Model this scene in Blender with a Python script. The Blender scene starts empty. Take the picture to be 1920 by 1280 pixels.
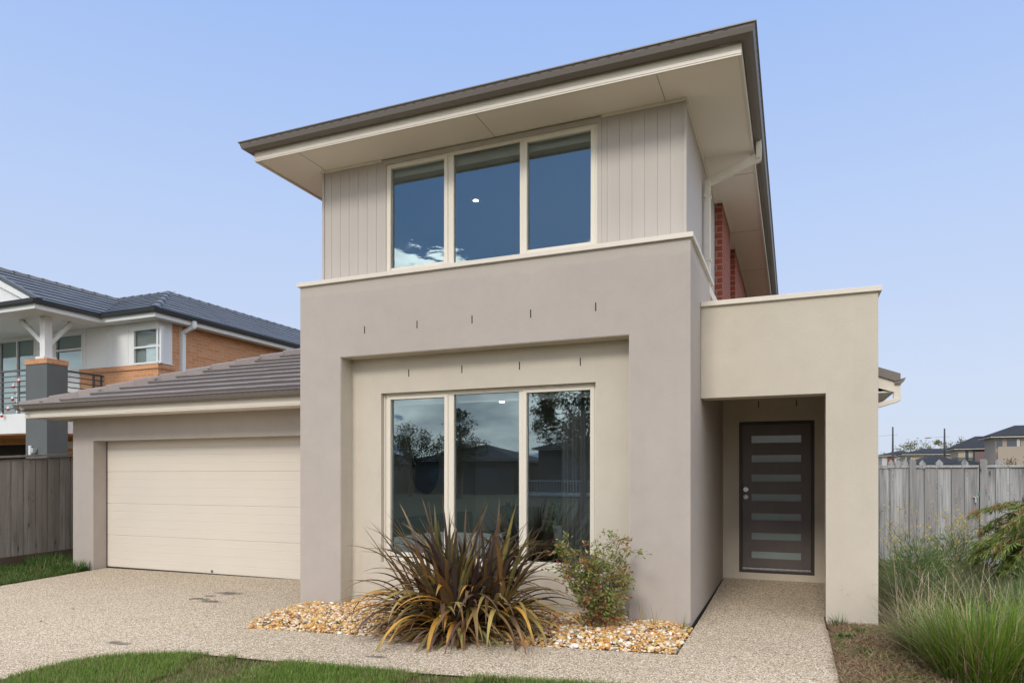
import bpy, bmesh, math, random
import numpy as np
from math import sin, cos, tan, pi, radians, sqrt, atan2
from mathutils import Vector, Matrix
random.seed(7); RNG = np.random.default_rng(11)
S = bpy.context.scene
COL = bpy.data.collections.new('scene'); S.collection.children.link(COL)

# ------------------------------------------------------------------ node helpers
class NT:
    def __init__(s, tree): s.t = tree; s.n = tree.nodes; s.l = tree.links; s.n.clear()
    def new(s, typ, **kw):
        nd = s.n.new(typ)
        for k, v in kw.items():
            if k == 'inp':
                for kk, vv in v.items():
                    if isinstance(vv, bpy.types.NodeSocket): s.l.new(vv, nd.inputs[kk])
                    else: nd.inputs[kk].default_value = vv
            else: setattr(nd, k, v)
        return nd
    def math(s, op, a, b=None, clamp=False):
        nd = s.n.new('ShaderNodeMath'); nd.operation = op; nd.use_clamp = clamp
        for i, v in enumerate((a, b)):
            if v is None: continue
            if isinstance(v, bpy.types.NodeSocket): s.l.new(v, nd.inputs[i])
            else: nd.inputs[i].default_value = v
        return nd.outputs[0]
    def mix(s, fac, a, b, blend='MIX'):
        nd = s.n.new('ShaderNodeMix'); nd.data_type = 'RGBA'; nd.blend_type = blend
        for i, v in ((0, fac), (6, a), (7, b)):
            if isinstance(v, bpy.types.NodeSocket): s.l.new(v, nd.inputs[i])
            else: nd.inputs[i].default_value = v if i == 0 else (*v[:3], 1)
        return nd.outputs[2]
    def ramp(s, fac, stops, interp='LINEAR'):
        nd = s.n.new('ShaderNodeValToRGB'); s.l.new(fac, nd.inputs[0]); cr = nd.color_ramp; cr.interpolation = interp
        while len(cr.elements) < len(stops): cr.elements.new(0.5)
        for e, (p, c) in zip(cr.elements, stops):
            e.position = p; e.color = (*c[:3], 1) if hasattr(c, '__len__') else (c, c, c, 1)
        return nd.outputs[0]
    def coord(s, scale=(1, 1, 1), kind='Object', add=None):
        tc = s.n.new('ShaderNodeTexCoord'); out = tc.outputs[kind]
        if add is not None:
            va = s.n.new('ShaderNodeVectorMath'); va.operation = 'ADD'; s.l.new(out, va.inputs[0]); s.l.new(add, va.inputs[1]); out = va.outputs[0]
        mp = s.n.new('ShaderNodeMapping'); s.l.new(out, mp.inputs[0]); mp.inputs['Scale'].default_value = scale
        return mp.outputs[0]
    def noise(s, vec, scale, detail=3, rough=.55, dist=0):
        nd = s.new('ShaderNodeTexNoise', inp={'Vector': vec, 'Scale': scale, 'Detail': detail, 'Roughness': rough, 'Distortion': dist})
        return nd.outputs['Fac']
    def bump(s, h, strength, dist=.01):
        return s.new('ShaderNodeBump', inp={'Height': h, 'Strength': strength, 'Distance': dist}).outputs[0]
    def bsdf(s, **inp):
        o = s.new('ShaderNodeOutputMaterial'); b = s.new('ShaderNodeBsdfPrincipled', inp=inp)
        s.l.new(b.outputs[0], o.inputs[0]); return b, o

def material(name):
    m = bpy.data.materials.new(name); m.use_nodes = True; return m, NT(m.node_tree)

def paint(name, c, rough=.5, var=.06, scale=2.0, fine=60, bump=.05, metallic=0, spec=.5, streak=0):
    """painted / plain surface: soft tonal variation, faint dirt, fine bump"""
    m, t = material(name); co = t.coord()
    n1 = t.noise(co, scale, 4); n2 = t.noise(co, fine, 3)
    col = t.mix(n1, tuple(x * (1 - var) for x in c), tuple(min(1, x * (1 + var)) for x in c))
    if streak:
        ns = t.noise(t.coord((14, 14, .5)), 1, 3)
        col = t.mix(t.math('MULTIPLY', t.ramp(ns, [(.5, 0), (.75, 1)]), streak), col, tuple(x * .72 for x in c))
    rr = t.math('ADD', t.math('MULTIPLY', n2, .16), rough - .08)
    t.bsdf(**{'Base Color': col, 'Roughness': rr, 'Metallic': metallic, 'Specular IOR Level': spec, 'Normal': t.bump(n2, bump, .004)})
    return m

def stucco(name, c, stain=None, base=None):
    m, t = material(name); co = t.coord()
    n0 = t.noise(co, .7, 4, .6); n1 = t.noise(co, 5, 5, .65); n2 = t.noise(co, 170, 2, .6); n3 = t.noise(co, 45, 3)
    col = t.mix(t.ramp(n0, [(.3, 0), (.7, 1)]), tuple(x * .94 for x in c), tuple(x * 1.06 for x in c))
    col = t.mix(t.math('MULTIPLY', t.ramp(n1, [(.42, 0), (.8, 1)]), .5), col, tuple(x * .85 for x in c))
    col = t.mix(t.math('MULTIPLY', t.ramp(n2, [(.35, 0), (.65, 1)]), .28), col, tuple(x * .8 for x in c))
    # faint vertical run-off marks
    ns = t.noise(t.coord((5, 5, .35)), 1, 4)
    col = t.mix(t.math('MULTIPLY', t.ramp(ns, [(.52, 0), (.75, 1)]), .22), col, tuple(x * .82 for x in c))
    if stain:
        z0, cc = stain
        sep = t.new('ShaderNodeSeparateXYZ', inp={0: t.coord()})
        w = t.noise(t.coord((1.6, 1.6, 1.6)), 1.4, 4)
        h = t.math('ADD', sep.outputs[2], t.math('MULTIPLY', w, .34))
        f = t.ramp(t.math('MULTIPLY', t.math('SUBTRACT', h, z0), 6, True), [(0, 0), (.16, 1)])
        col = t.mix(t.math('MULTIPLY', f, .62), col, cc)
    if base:
        z0, cc = base
        sep = t.new('ShaderNodeSeparateXYZ', inp={0: t.coord()})
        w = t.noise(co, 3, 4)
        h = t.math('SUBTRACT', z0, t.math('ADD', sep.outputs[2], t.math('MULTIPLY', w, .12)))
        col = t.mix(t.math('MULTIPLY', t.math('MULTIPLY', h, 12, True), .75), col, cc)
    hh = t.math('ADD', t.math('MULTIPLY', n2, .7), t.math('MULTIPLY', n3, .6))
    t.bsdf(**{'Base Color': col, 'Roughness': .93, 'Specular IOR Level': .2, 'Normal': t.bump(hh, .5, .004)})
    return m

def brick(name, c1, c2, mortar, bw=.24, rh=.086, ms=.011, dark=None):
    m, t = material(name); uv = t.coord((1, 1, 1), 'UV')
    b = t.new('ShaderNodeTexBrick', inp={'Vector': uv, 'Scale': 1, 'Mortar Size': ms, 'Brick Width': bw, 'Row Height': rh, 'Color1': (*c1, 1), 'Color2': (*c2, 1), 'Mortar': (*mortar, 1), 'Mortar Smooth': .2, 'Bias': 0})
    n = t.noise(uv, 25, 4); n2 = t.noise(uv, 2.2, 3)
    col = t.mix(t.math('MULTIPLY', t.ramp(n, [(.35, 0), (.75, 1)]), .4), b.outputs[0], tuple(x * .7 for x in c1))
    col = t.mix(t.math('MULTIPLY', n2, .18), col, tuple(x * 1.25 for x in c2))
    h = t.math('SUBTRACT', t.math('MULTIPLY', n, .35), b.outputs['Fac'])
    t.bsdf(**{'Base Color': col, 'Roughness': .9, 'Specular IOR Level': .25, 'Normal': t.bump(h, .7, .008)})
    return m

def wood_fence(name, lo, hi, tint):
    """weathered palings: tone per paling from the colour attribute, grain, knots, nail stains"""
    m, t = material(name)
    at = t.new('ShaderNodeAttribute', attribute_name='Col')
    off = t.new('ShaderNodeVectorMath', operation='SCALE', inp={0: at.outputs['Color'], 'Scale': 37.0}).outputs[0]
    g = t.noise(t.coord((46, 46, 1.6), add=off), 1, 5, .65, .3); g2 = t.noise(t.coord((9, 9, .9), add=off), 1, 3)
    vk = t.new('ShaderNodeTexVoronoi', inp={'Vector': t.coord((8, 8, 2.3), add=off), 'Scale': 1, 'Randomness': 1}); d = vk.outputs['Distance']
    knot = t.ramp(d, [(0, 1), (.085, .9), (.14, 0)])
    ring = t.math('MULTIPLY', t.ramp(t.math('SINE', t.math('MULTIPLY', d, 46)), [(.4, 0), (1, 1)]), t.ramp(d, [(.12, 1), (.42, 0)]))
    f = t.math('ADD', t.math('MULTIPLY', g, .6), t.math('MULTIPLY', g2, .4))
    col = t.ramp(f, [(.32, lo), (.48, tuple(a * .45 + b * .55 for a, b in zip(lo, hi))), (.66, hi)])
    sp = t.new('ShaderNodeSeparateXYZ', inp={0: at.outputs['Color']})
    col = t.mix(t.math('MULTIPLY', sp.outputs[0], .75), col, tint)
    col = t.mix(t.math('MULTIPLY', ring, .55), col, tuple(x * .5 for x in lo))
    col = t.mix(t.math('MULTIPLY', knot, .85), col, tuple(x * .35 for x in lo))
    bb = t.math('SUBTRACT', g, t.math('MULTIPLY', knot, .5))
    t.bsdf(**{'Base Color': col, 'Roughness': .9, 'Specular IOR Level': .2, 'Normal': t.bump(bb, .6, .006)})
    return m

def leafmat(name, rough=.5, trans=.25, spec=.5):
    m, t = material(name)
    at = t.new('ShaderNodeAttribute', attribute_name='Col')
    b = t.new('ShaderNodeBsdfPrincipled', inp={'Base Color': at.outputs['Color'], 'Roughness': rough, 'Specular IOR Level': spec})
    tr = t.new('ShaderNodeBsdfTranslucent', inp={'Color': at.outputs['Color']})
    mx = t.new('ShaderNodeMixShader', inp={0: trans}); o = t.new('ShaderNodeOutputMaterial')
    t.l.new(b.outputs[0], mx.inputs[1]); t.l.new(tr.outputs[0], mx.inputs[2]); t.l.new(mx.outputs[0], o.inputs[0])
    return m

def attrmat(name, rough=.8, bump=.3, fine=90, spec=.3):
    m, t = material(name); at = t.new('ShaderNodeAttribute', attribute_name='Col'); n = t.noise(t.coord(), fine, 4)
    col = t.mix(t.math('MULTIPLY', t.ramp(n, [(.35, 0), (.7, 1)]), .35), at.outputs['Color'], (.16, .11, .07))
    t.bsdf(**{'Base Color': col, 'Roughness': rough, 'Specular IOR Level': spec, 'Normal': t.bump(n, bump, .004)})
    return m

def glass(name, tint=(.86, .89, .88), refl=.3, wav=.0):
    m, t = material(name)
    nrm = t.bump(t.noise(t.coord((1, 1, 1)), 1.6, 1), wav, .01)
    lw = t.new('ShaderNodeFresnel', inp={'IOR': 1.5})
    fac = t.math('ADD', refl, t.math('MULTIPLY', lw.outputs[0], .8), True)
    tr = t.new('ShaderNodeBsdfTransparent', inp={'Color': (*tint, 1)})
    gl = t.new('ShaderNodeBsdfGlossy', inp={'Color': (.65, .86, .95, 1), 'Roughness': .0, 'Normal': nrm})
    mx = t.new('ShaderNodeMixShader', inp={0: fac}); o = t.new('ShaderNodeOutputMaterial')
    t.l.new(tr.outputs[0], mx.inputs[1]); t.l.new(gl.outputs[0], mx.inputs[2]); t.l.new(mx.outputs[0], o.inputs[0])
    return m

def emit(name, c, s):
    m, t = material(name); e = t.new('ShaderNodeEmission', inp={'Color': (*c, 1), 'Strength': s}); o = t.new('ShaderNodeOutputMaterial')
    t.l.new(e.outputs[0], o.inputs[0]); return m

# ------------------------------------------------------------------ materials
TAUPE = (.452, .404, .366); CREAM = (.575, .522, .437); TRIM = (.71, .66, .56)
M = {}
M['taupe'] = stucco('taupe_render', TAUPE, stain=(3.73, (.46, .42, .37)), base=(.06, (.43, .40, .37)))
M['cream'] = stucco('cream_render', CREAM, base=(.07, (.62, .57, .50)))
M['cream2'] = stucco('cream_render_porch', CREAM, stain=(3.27, (.55, .50, .41)), base=(.055, (.66, .62, .58)))
M['trim'] = paint('cream_powdercoat', TRIM, .38, .03, 3, 80, .02)
M['fascia'] = paint('cream_steel_fascia', (.67, .62, .535), .42, .04, 2, 60, .02)
M['clad'] = paint('painted_cladding', (.475, .435, .395), .6, .05, 1.5, 90, .08, streak=.12)
M['soffit'] = paint('soffit_sheet', (.78, .72, .64), .8, .04, 1.2, 50, .05)
M['gutter'] = paint('grey_brown_steel', (.155, .135, .12), .42, .08, 3, 40, .03)
M['tile'] = None
M['gdoor'] = paint('garage_door_steel', (.66, .605, .525), .5, .035, 1.2, 140, .12)
M['door'] = paint('dark_brown_door', (.130, .110, .104), .45, .25, 3, 60, .05, streak=.3)
M['doorframe'] = paint('dark_door_frame', (.045, .035, .034), .5, .2, 4, 60, .05)
M['rubber'] = paint('black_rubber', (.02, .02, .022), .7)
M['steel'] = paint('brushed_steel', (.62, .62, .62), .28, .05, 5, 90, .02, metallic=1)
M['dark'] = paint('dark_gap', (.012, .010, .009), .9)
M['void'] = paint('unlit_interior', (.02, .02, .02), .95)
M['redbrick'] = brick('red_brick', (.25, .062, .040), (.32, .085, .055), (.33, .24, .20))
M['orangebrick'] = brick('orange_brick', (.50, .225, .11), (.63, .33, .18), (.60, .40, .25))
M['white'] = paint('white_paint', (.72, .74, .74), .5, .04, 1.5, 60, .04, streak=.08)
M['greyrender'] = stucco('dark_grey_render', (.135, .148, .15))
M['slate'] = None
M['rail'] = paint('grey_rail', (.06, .065, .07), .4)
M['greygutter'] = paint('charcoal_gutter', (.045, .055, .068), .4, .1)
M['blind'] = paint('blind_fabric', (.72, .74, .70), .8, .03)
M['wallin'] = paint('interior_wall', (.72, .70, .67), .85, .03)
M['floorin'] = paint('interior_floor', (.13, .11, .10), .5, .2)
M['glass'] = glass('window_glass', refl=.25, wav=.02)
M['glass2'] = glass('neighbour_glass', (.7, .75, .75), .18, .02)
M['frost'] = paint('frosted_glass', (.25, .32, .33), .16, .12, 3, 30, .02, spec=.9)
M['lamp'] = emit('downlight_glow', (1, .93, .8), 40); M['lamp2'] = emit('bedroom_downlight_glow', (1, .93, .8), 9)
M['black'] = paint('black_fabric', (.012, .012, .014), .8)
M['brass'] = paint('brass', (.45, .32, .14), .35, .1, metallic=1)
M['galv'] = paint('galvanised', (.42, .46, .48), .45, .1)
M['paling'] = wood_fence('weathered_palings', (.13, .13, .135), (.57, .60, .61), (.21, .205, .20))
M['paling_dark'] = wood_fence('weathered_palings_dark', (.13, .115, .10), (.42, .38, .34), (.23, .19, .16))
M['leaf'] = leafmat('leaf'); M['leafdull'] = leafmat('leaf_dull', .75, .15, .2)
M['flax'] = leafmat('flax_leaf', .55, .15, .28)
M['grass'] = leafmat('grass_blade', .55, .35, .3)
M['bark'] = paint('bark', (.16, .12, .09), .9, .25, 6, 40, .5)
M['paletrunk'] = paint('pale_bark', (.42, .38, .33), .85, .2, 5, 40, .3)
M['pebble'] = attrmat('pebbles', .62, .25, 70, .4)
M['straw'] = leafmat('dry_straw', .8, .2, .1)

def tile_mat(name, c1, c2, rough=.55, spec=.4):
    m, t = material(name); at = t.new('ShaderNodeAttribute', attribute_name='Col'); co = t.coord()
    n = t.noise(co, 22, 4); n2 = t.noise(co, 1.3, 3)
    sp = t.new('ShaderNodeSeparateXYZ', inp={0: at.outputs['Color']})
    col = t.mix(sp.outputs[0], c1, c2)
    col = t.mix(t.math('MULTIPLY', t.ramp(n, [(.5, 0), (.8, 1)]), .3), col, tuple(x * 1.5 for x in c2))
    col = t.mix(t.math('MULTIPLY', sp.outputs[2], .8), col, tuple(x * .42 for x in c1))  # darkens the front tile edges: step shadow put into the colour
    t.bsdf(**{'Base Color': col, 'Roughness': t.math('ADD', rough - .1, t.math('MULTIPLY', n2, .2)), 'Specular IOR Level': spec, 'Normal': t.bump(n, .35, .004)})
    return m
M['tile'] = tile_mat('grey_brown_tile', (.165, .134, .118), (.215, .18, .16), .46, .5)
M['slate'] = tile_mat('charcoal_tile', (.035, .043, .055), (.065, .075, .09), .4, .6)
M['bgtile'] = tile_mat('distant_tile', (.035, .042, .055), (.05, .058, .07), .85, .15)

# ------------------------------------------------------------------ mesh helpers
class MB:
    def __init__(s): s.v = []; s.f = []; s.m = []; s.c = []; s.mi = 0; s.col = (.5, .5, .5)
    def vert(s, p): s.v.append(tuple(p)); return len(s.v) - 1
    def face(s, pts):
        i = len(s.v); s.v.extend(tuple(p) for p in pts); s.f.append(tuple(range(i, i + len(pts)))); s.m.append(s.mi); s.c.append(s.col)
    def idx(s, ids): s.f.append(tuple(ids)); s.m.append(s.mi); s.c.append(s.col)
    def hexa(s, p):   # p: 8 points, bottom 4 ccw (from above) then top 4
        i = len(s.v); s.v.extend(tuple(q) for q in p)
        for q in ((3, 2, 1, 0), (4, 5, 6, 7), (0, 1, 5, 4), (1, 2, 6, 5), (2, 3, 7, 6), (3, 0, 4, 7)): s.idx([i + k for k in q])
    def box(s, x0, x1, y0, y1, z0, z1):
        s.hexa([(x0, y0, z0), (x1, y0, z0), (x1, y1, z0), (x0, y1, z0), (x0, y0, z1), (x1, y0, z1), (x1, y1, z1), (x0, y1, z1)])
    def bar(s, a, b, w, h=None, up=(0, 0, 1)):
        h = h or w; a = Vector(a); b = Vector(b); d = (b - a).normalized(); u = Vector(up)
        if abs(d.dot(u)) > .95: u = Vector((0, 1, 0))
        r = d.cross(u).normalized(); u = r.cross(d).normalized()
        q = [(-w / 2, -h / 2), (w / 2, -h / 2), (w / 2, h / 2), (-w / 2, h / 2)]
        i = len(s.v); s.v.extend(tuple(a + r * x + u * y) for x, y in q); s.v.extend(tuple(b + r * x + u * y) for x, y in q)
        for k in range(4): s.idx([i + k, i + (k + 1) % 4, i + 4 + (k + 1) % 4, i + 4 + k])
        s.idx([i + 3, i + 2, i + 1, i]); s.idx([i + 4, i + 5, i + 6, i + 7])
    def tube(s, pts, rad, n=8, cap=True):
        rings = []; pts = [Vector(p) for p in pts]
        for k, p in enumerate(pts):
            d = (pts[min(k + 1, len(pts) - 1)] - pts[max(k - 1, 0)]).normalized()
            u = Vector((0, 0, 1)) if abs(d.z) < .9 else Vector((1, 0, 0)); r = d.cross(u).normalized(); u = r.cross(d)
            R = rad[k] if hasattr(rad, '__len__') else rad; i = len(s.v)
            s.v.extend(tuple(p + (r * cos(2 * pi * j / n) + u * sin(2 * pi * j / n)) * R) for j in range(n)); rings.append(i)
        for a, b in zip(rings, rings[1:]):
            for j in range(n): s.idx([a + j, b + j, b + (j + 1) % n, a + (j + 1) % n])
        if cap: s.idx([rings[0] + j for j in range(n)]); s.idx([rings[-1] + n - 1 - j for j in range(n)])
    def prism_y(s, poly, y0, y1):     # poly in (x,z), ccw seen from -y
        s.face([(x, y0, z) for x, z in poly]); s.face([(x, y1, z) for x, z in reversed(poly)])
        for (a, b), (c, d) in zip(poly, poly[1:] + poly[:1]): s.face([(c, y0, d), (a, y0, b), (a, y1, b), (c, y1, d)])
    def lathe(s, prof, c, n=20):
        rings = []
        for r, z in prof:
            i = len(s.v); s.v.extend((c[0] + r * cos(2 * pi * j / n), c[1] + r * sin(2 * pi * j / n), c[2] + z) for j in range(n)); rings.append(i)
        for a, b in zip(rings, rings[1:]):
            for j in range(n): s.idx([a + j, a + (j + 1) % n, b + (j + 1) % n, b + j])
        s.idx([rings[0] + n - 1 - j for j in range(n)]); s.idx([rings[-1] + j for j in range(n)])
    def wall(s, axis, p0, p1, a0, a1, z0, z1, holes=()):
        """slab between planes p0..p1 on the given axis ('y' or 'x'), spanning a0..a1 and z0..z1, with rectangular holes (a0,a1,z0,z1)"""
        xs = sorted({a0, a1} | {min(max(h[i], a0), a1) for h in holes for i in (0, 1)}); zs = sorted({z0, z1} | {min(max(h[i], z0), z1) for h in holes for i in (2, 3)})
        def solid(i, j):
            if not (0 <= i < len(xs) - 1 and 0 <= j < len(zs) - 1): return False
            cx = (xs[i] + xs[i + 1]) / 2; cz = (zs[j] + zs[j + 1]) / 2
            return not any(h[0] < cx < h[1] and h[2] < cz < h[3] for h in holes)
        P = (lambda a, p, z: (a, p, z)) if axis == 'y' else (lambda a, p, z: (p, a, z))
        for i in range(len(xs) - 1):
            for j in range(len(zs) - 1):
                if not solid(i, j): continue
                A, B, c, d = xs[i], xs[i + 1], zs[j], zs[j + 1]
                s.face([P(A, p0, c), P(B, p0, c), P(B, p0, d), P(A, p0, d)]); s.face([P(A, p1, d), P(B, p1, d), P(B, p1, c), P(A, p1, c)])
                if not solid(i - 1, j): s.face([P(A, p1, c), P(A, p0, c), P(A, p0, d), P(A, p1, d)])
                if not solid(i + 1, j): s.face([P(B, p0, c), P(B, p1, c), P(B, p1, d), P(B, p0, d)])
                if not solid(i, j - 1): s.face([P(A, p1, c), P(B, p1, c), P(B, p0, c), P(A, p0, c)])
                if not solid(i, j + 1): s.face([P(A, p0, d), P(B, p0, d), P(B, p1, d), P(A, p1, d)])
    def sweep(s, path, prof, closed_prof=False):
        """sweep an (outward, z) profile along a plan polyline; outward is to the right of travel"""
        ns = []
        for (ax, ay), (bx, by) in zip(path, path[1:]):
            L = math.hypot(bx - ax, by - ay); ns.append(((by - ay) / L, -(bx - ax) / L))
        rings = []
        for k, (px, py) in enumerate(path):
            n1 = ns[max(k - 1, 0)]; n2 = ns[min(k, len(ns) - 1)]; q = 1 + n1[0] * n2[0] + n1[1] * n2[1]
            m = ((n1[0] + n2[0]) / q, (n1[1] + n2[1]) / q); i = len(s.v)
            s.v.extend((px + m[0] * u, py + m[1] * u, z) for u, z in prof); rings.append(i)
        n = len(prof)
        for a, b in zip(rings, rings[1:]):
            for j in range(n if closed_prof else n - 1): s.idx([a + j, b + j, b + (j + 1) % n, a + (j + 1) % n])
        if closed_prof: s.idx([rings[0] + j for j in range(n)]); s.idx([rings[-1] + n - 1 - j for j in range(n)])

def finish(me, mats, smooth=False):
    for m in (mats if isinstance(mats, (list, tuple)) else [mats]): me.materials.append(m)
    if smooth: me.polygons.foreach_set('use_smooth', [True] * len(me.polygons))
    me.update()

def obj(name, mb, mats, parent=None, label=None, bevel=0, smooth=False, recalc=True, uv=True):
    me = bpy.data.meshes.new(name); me.from_pydata(mb.v, [], mb.f)
    me.polygons.foreach_set('material_index', mb.m)
    at = me.attributes.new('Col', 'FLOAT_COLOR', 'CORNER'); cols = []
    for f, c in zip(mb.f, mb.c): cols.extend((c[0], c[1], c[2], 1.0) * len(f))
    at.data.foreach_set('color', cols)
    if recalc:
        bm = bmesh.new(); bm.from_mesh(me); bmesh.ops.remove_doubles(bm, verts=bm.verts, dist=1e-5) if bevel or smooth else None
        bmesh.ops.recalc_face_normals(bm, faces=bm.faces); bm.to_mesh(me); bm.free()
    if uv:
        ul = me.uv_layers.new(name='UVMap'); me.update()
        co = np.empty(len(me.vertices) * 3); me.vertices.foreach_get('co', co); co = co.reshape(-1, 3)
        li = np.empty(len(me.loops), int); me.loops.foreach_get('vertex_index', li)
        pn = np.empty(len(me.polygons) * 3); me.polygons.foreach_get('normal', pn); pn = np.abs(pn.reshape(-1, 3))
        lt = np.empty(len(me.polygons), int); me.polygons.foreach_get('loop_total', lt)
        ax = np.repeat(np.argmax(pn, 1), lt); c = co[li]
        u = np.where(ax == 0, c[:, 1], c[:, 0]); v = np.where(ax == 2, c[:, 1], c[:, 2])
        ul.data.foreach_set('uv', np.stack([u, v], 1).ravel())
    finish(me, mats, smooth)
    o = bpy.data.objects.new(name, me); COL.objects.link(o)
    if parent is not None:
        o.parent = parent
        if parent.type == 'EMPTY': o.location = -parent.location
    if label: o['label'] = label
    if bevel:
        b = o.modifiers.new('bevel', 'BEVEL'); b.width = bevel; b.segments = 2; b.limit_method = 'ANGLE'; b.angle_limit = radians(40)
    return o

def np_obj(name, V, F, C, mats, parent=None, smooth=False):
    """fast mesh from arrays: V (n,3); F (m,k); C (m,3) colour per face or (n,3) per vertex"""
    me = bpy.data.meshes.new(name); n, (m, k) = len(V), F.shape
    me.vertices.add(n); me.vertices.foreach_set('co', np.asarray(V, np.float32).ravel())
    me.loops.add(m * k); me.loops.foreach_set('vertex_index', F.astype(np.int32).ravel())
    me.polygons.add(m); me.polygons.foreach_set('loop_start', np.arange(0, m * k, k, dtype=np.int32))
    me.polygons.foreach_set('loop_total', np.full(m, k, np.int32))
    me.update(calc_edges=True)
    cc = C[F.ravel()] if len(C) == n and n != m else np.repeat(C, k, 0)
    at = me.attributes.new('Col', 'FLOAT_COLOR', 'CORNER')
    at.data.foreach_set('color', np.concatenate([cc, np.ones((m * k, 1))], 1).astype(np.float32).ravel())
    finish(me, mats, smooth); me.validate()
    o = bpy.data.objects.new(name, me); COL.objects.link(o)
    if parent is not None:
        o.parent = parent
        if parent.type == 'EMPTY': o.location = -parent.location
    return o

def tag(o, label=None, cat=None, group=None, kind=None):
    for k, v in (('label', label), ('category', cat), ('group', group), ('kind', kind)):
        if v: o[k] = v
    return o
def thing(name, loc, label, cat, group=None):
    o = bpy.data.objects.new(name, None); o.location = loc; o.empty_display_size = .3; COL.objects.link(o)
    return tag(o, label, cat, group)

# ------------------------------------------------------------------ ground height
def gz(x, y):
    if x > -.9: z = 0.
    elif x > -5.4: z = -.02 * (-.9 - x)
    else: z = -.09 - .03 * min(1, (-5.4 - x) / 5.6)
    if -1.2 < x < .5: z += .035 * max(0, min(1, (y - 7.6) / 2.3))
    if x > .5 and y > 8: z -= .10 * min(1, (y - 8) / 5.5)
    if y < -3: z += 0
    return z

def sheet(name, poly, off, mat, step=.25, xr=None):
    bm = bmesh.new(); f = bm.faces.new([bm.verts.new((x, y, 0)) for x, y in poly]); bm.normal_update()
    if f.normal.z < 0: f.normal_flip()
    xs = [p[0] for p in poly]; ys = [p[1] for p in poly]
    for ax, lo, hi in ((0, max(min(xs), -14), min(max(xs), 6)), (1, max(min(ys), -4), min(max(ys), 16))):
        k = math.ceil(lo / step) * step
        while k < hi:
            co = Vector((k, 0, 0)) if ax == 0 else Vector((0, k, 0)); no = Vector((1, 0, 0)) if ax == 0 else Vector((0, 1, 0))
            bmesh.ops.bisect_plane(bm, geom=bm.verts[:] + bm.edges[:] + bm.faces[:], plane_co=co, plane_no=no); k += step
    for v in bm.verts: v.co.z = gz(v.co.x, v.co.y) + off
    me = bpy.data.meshes.new(name); bm.to_mesh(me); bm.free(); finish(me, mat)
    o = bpy.data.objects.new(name, me); COL.objects.link(o); return o

# ------------------------------------------------------------------ ground surfaces
def ground_mat():
    m, t = material('soil_and_thin_grass'); co = t.coord()
    n = t.noise(co, .25, 5); n1 = t.noise(co, 4, 5, .7); n2 = t.noise(co, 40, 3)
    col = t.ramp(n1, [(.3, (.10, .075, .045)), (.5, (.15, .125, .065)), (.7, (.085, .11, .035))])
    col = t.mix(t.math('MULTIPLY', t.ramp(n, [(.4, 0), (.65, 1)]), .5), col, (.09, .12, .04))
    col = t.mix(t.math('MULTIPLY', n2, .5), col, (.06, .045, .03))
    t.bsdf(**{'Base Color': col, 'Roughness': .95, 'Specular IOR Level': .1, 'Normal': t.bump(n2, .6, .02)}); return m
def lawn_mat():
    m, t = material('turf'); co = t.coord(); n1 = t.noise(co, 2.2, 4, .6); n2 = t.noise(co, 60, 3)
    col = t.ramp(n1, [(.35, (.065, .08, .028)), (.55, (.12, .105, .05)), (.72, (.17, .135, .075))])
    col = t.mix(t.math('MULTIPLY', n2, .5), col, (.05, .05, .02))
    t.bsdf(**{'Base Color': col, 'Roughness': .95, 'Specular IOR Level': .1, 'Normal': t.bump(n2, .7, .02)}); return m
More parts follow.
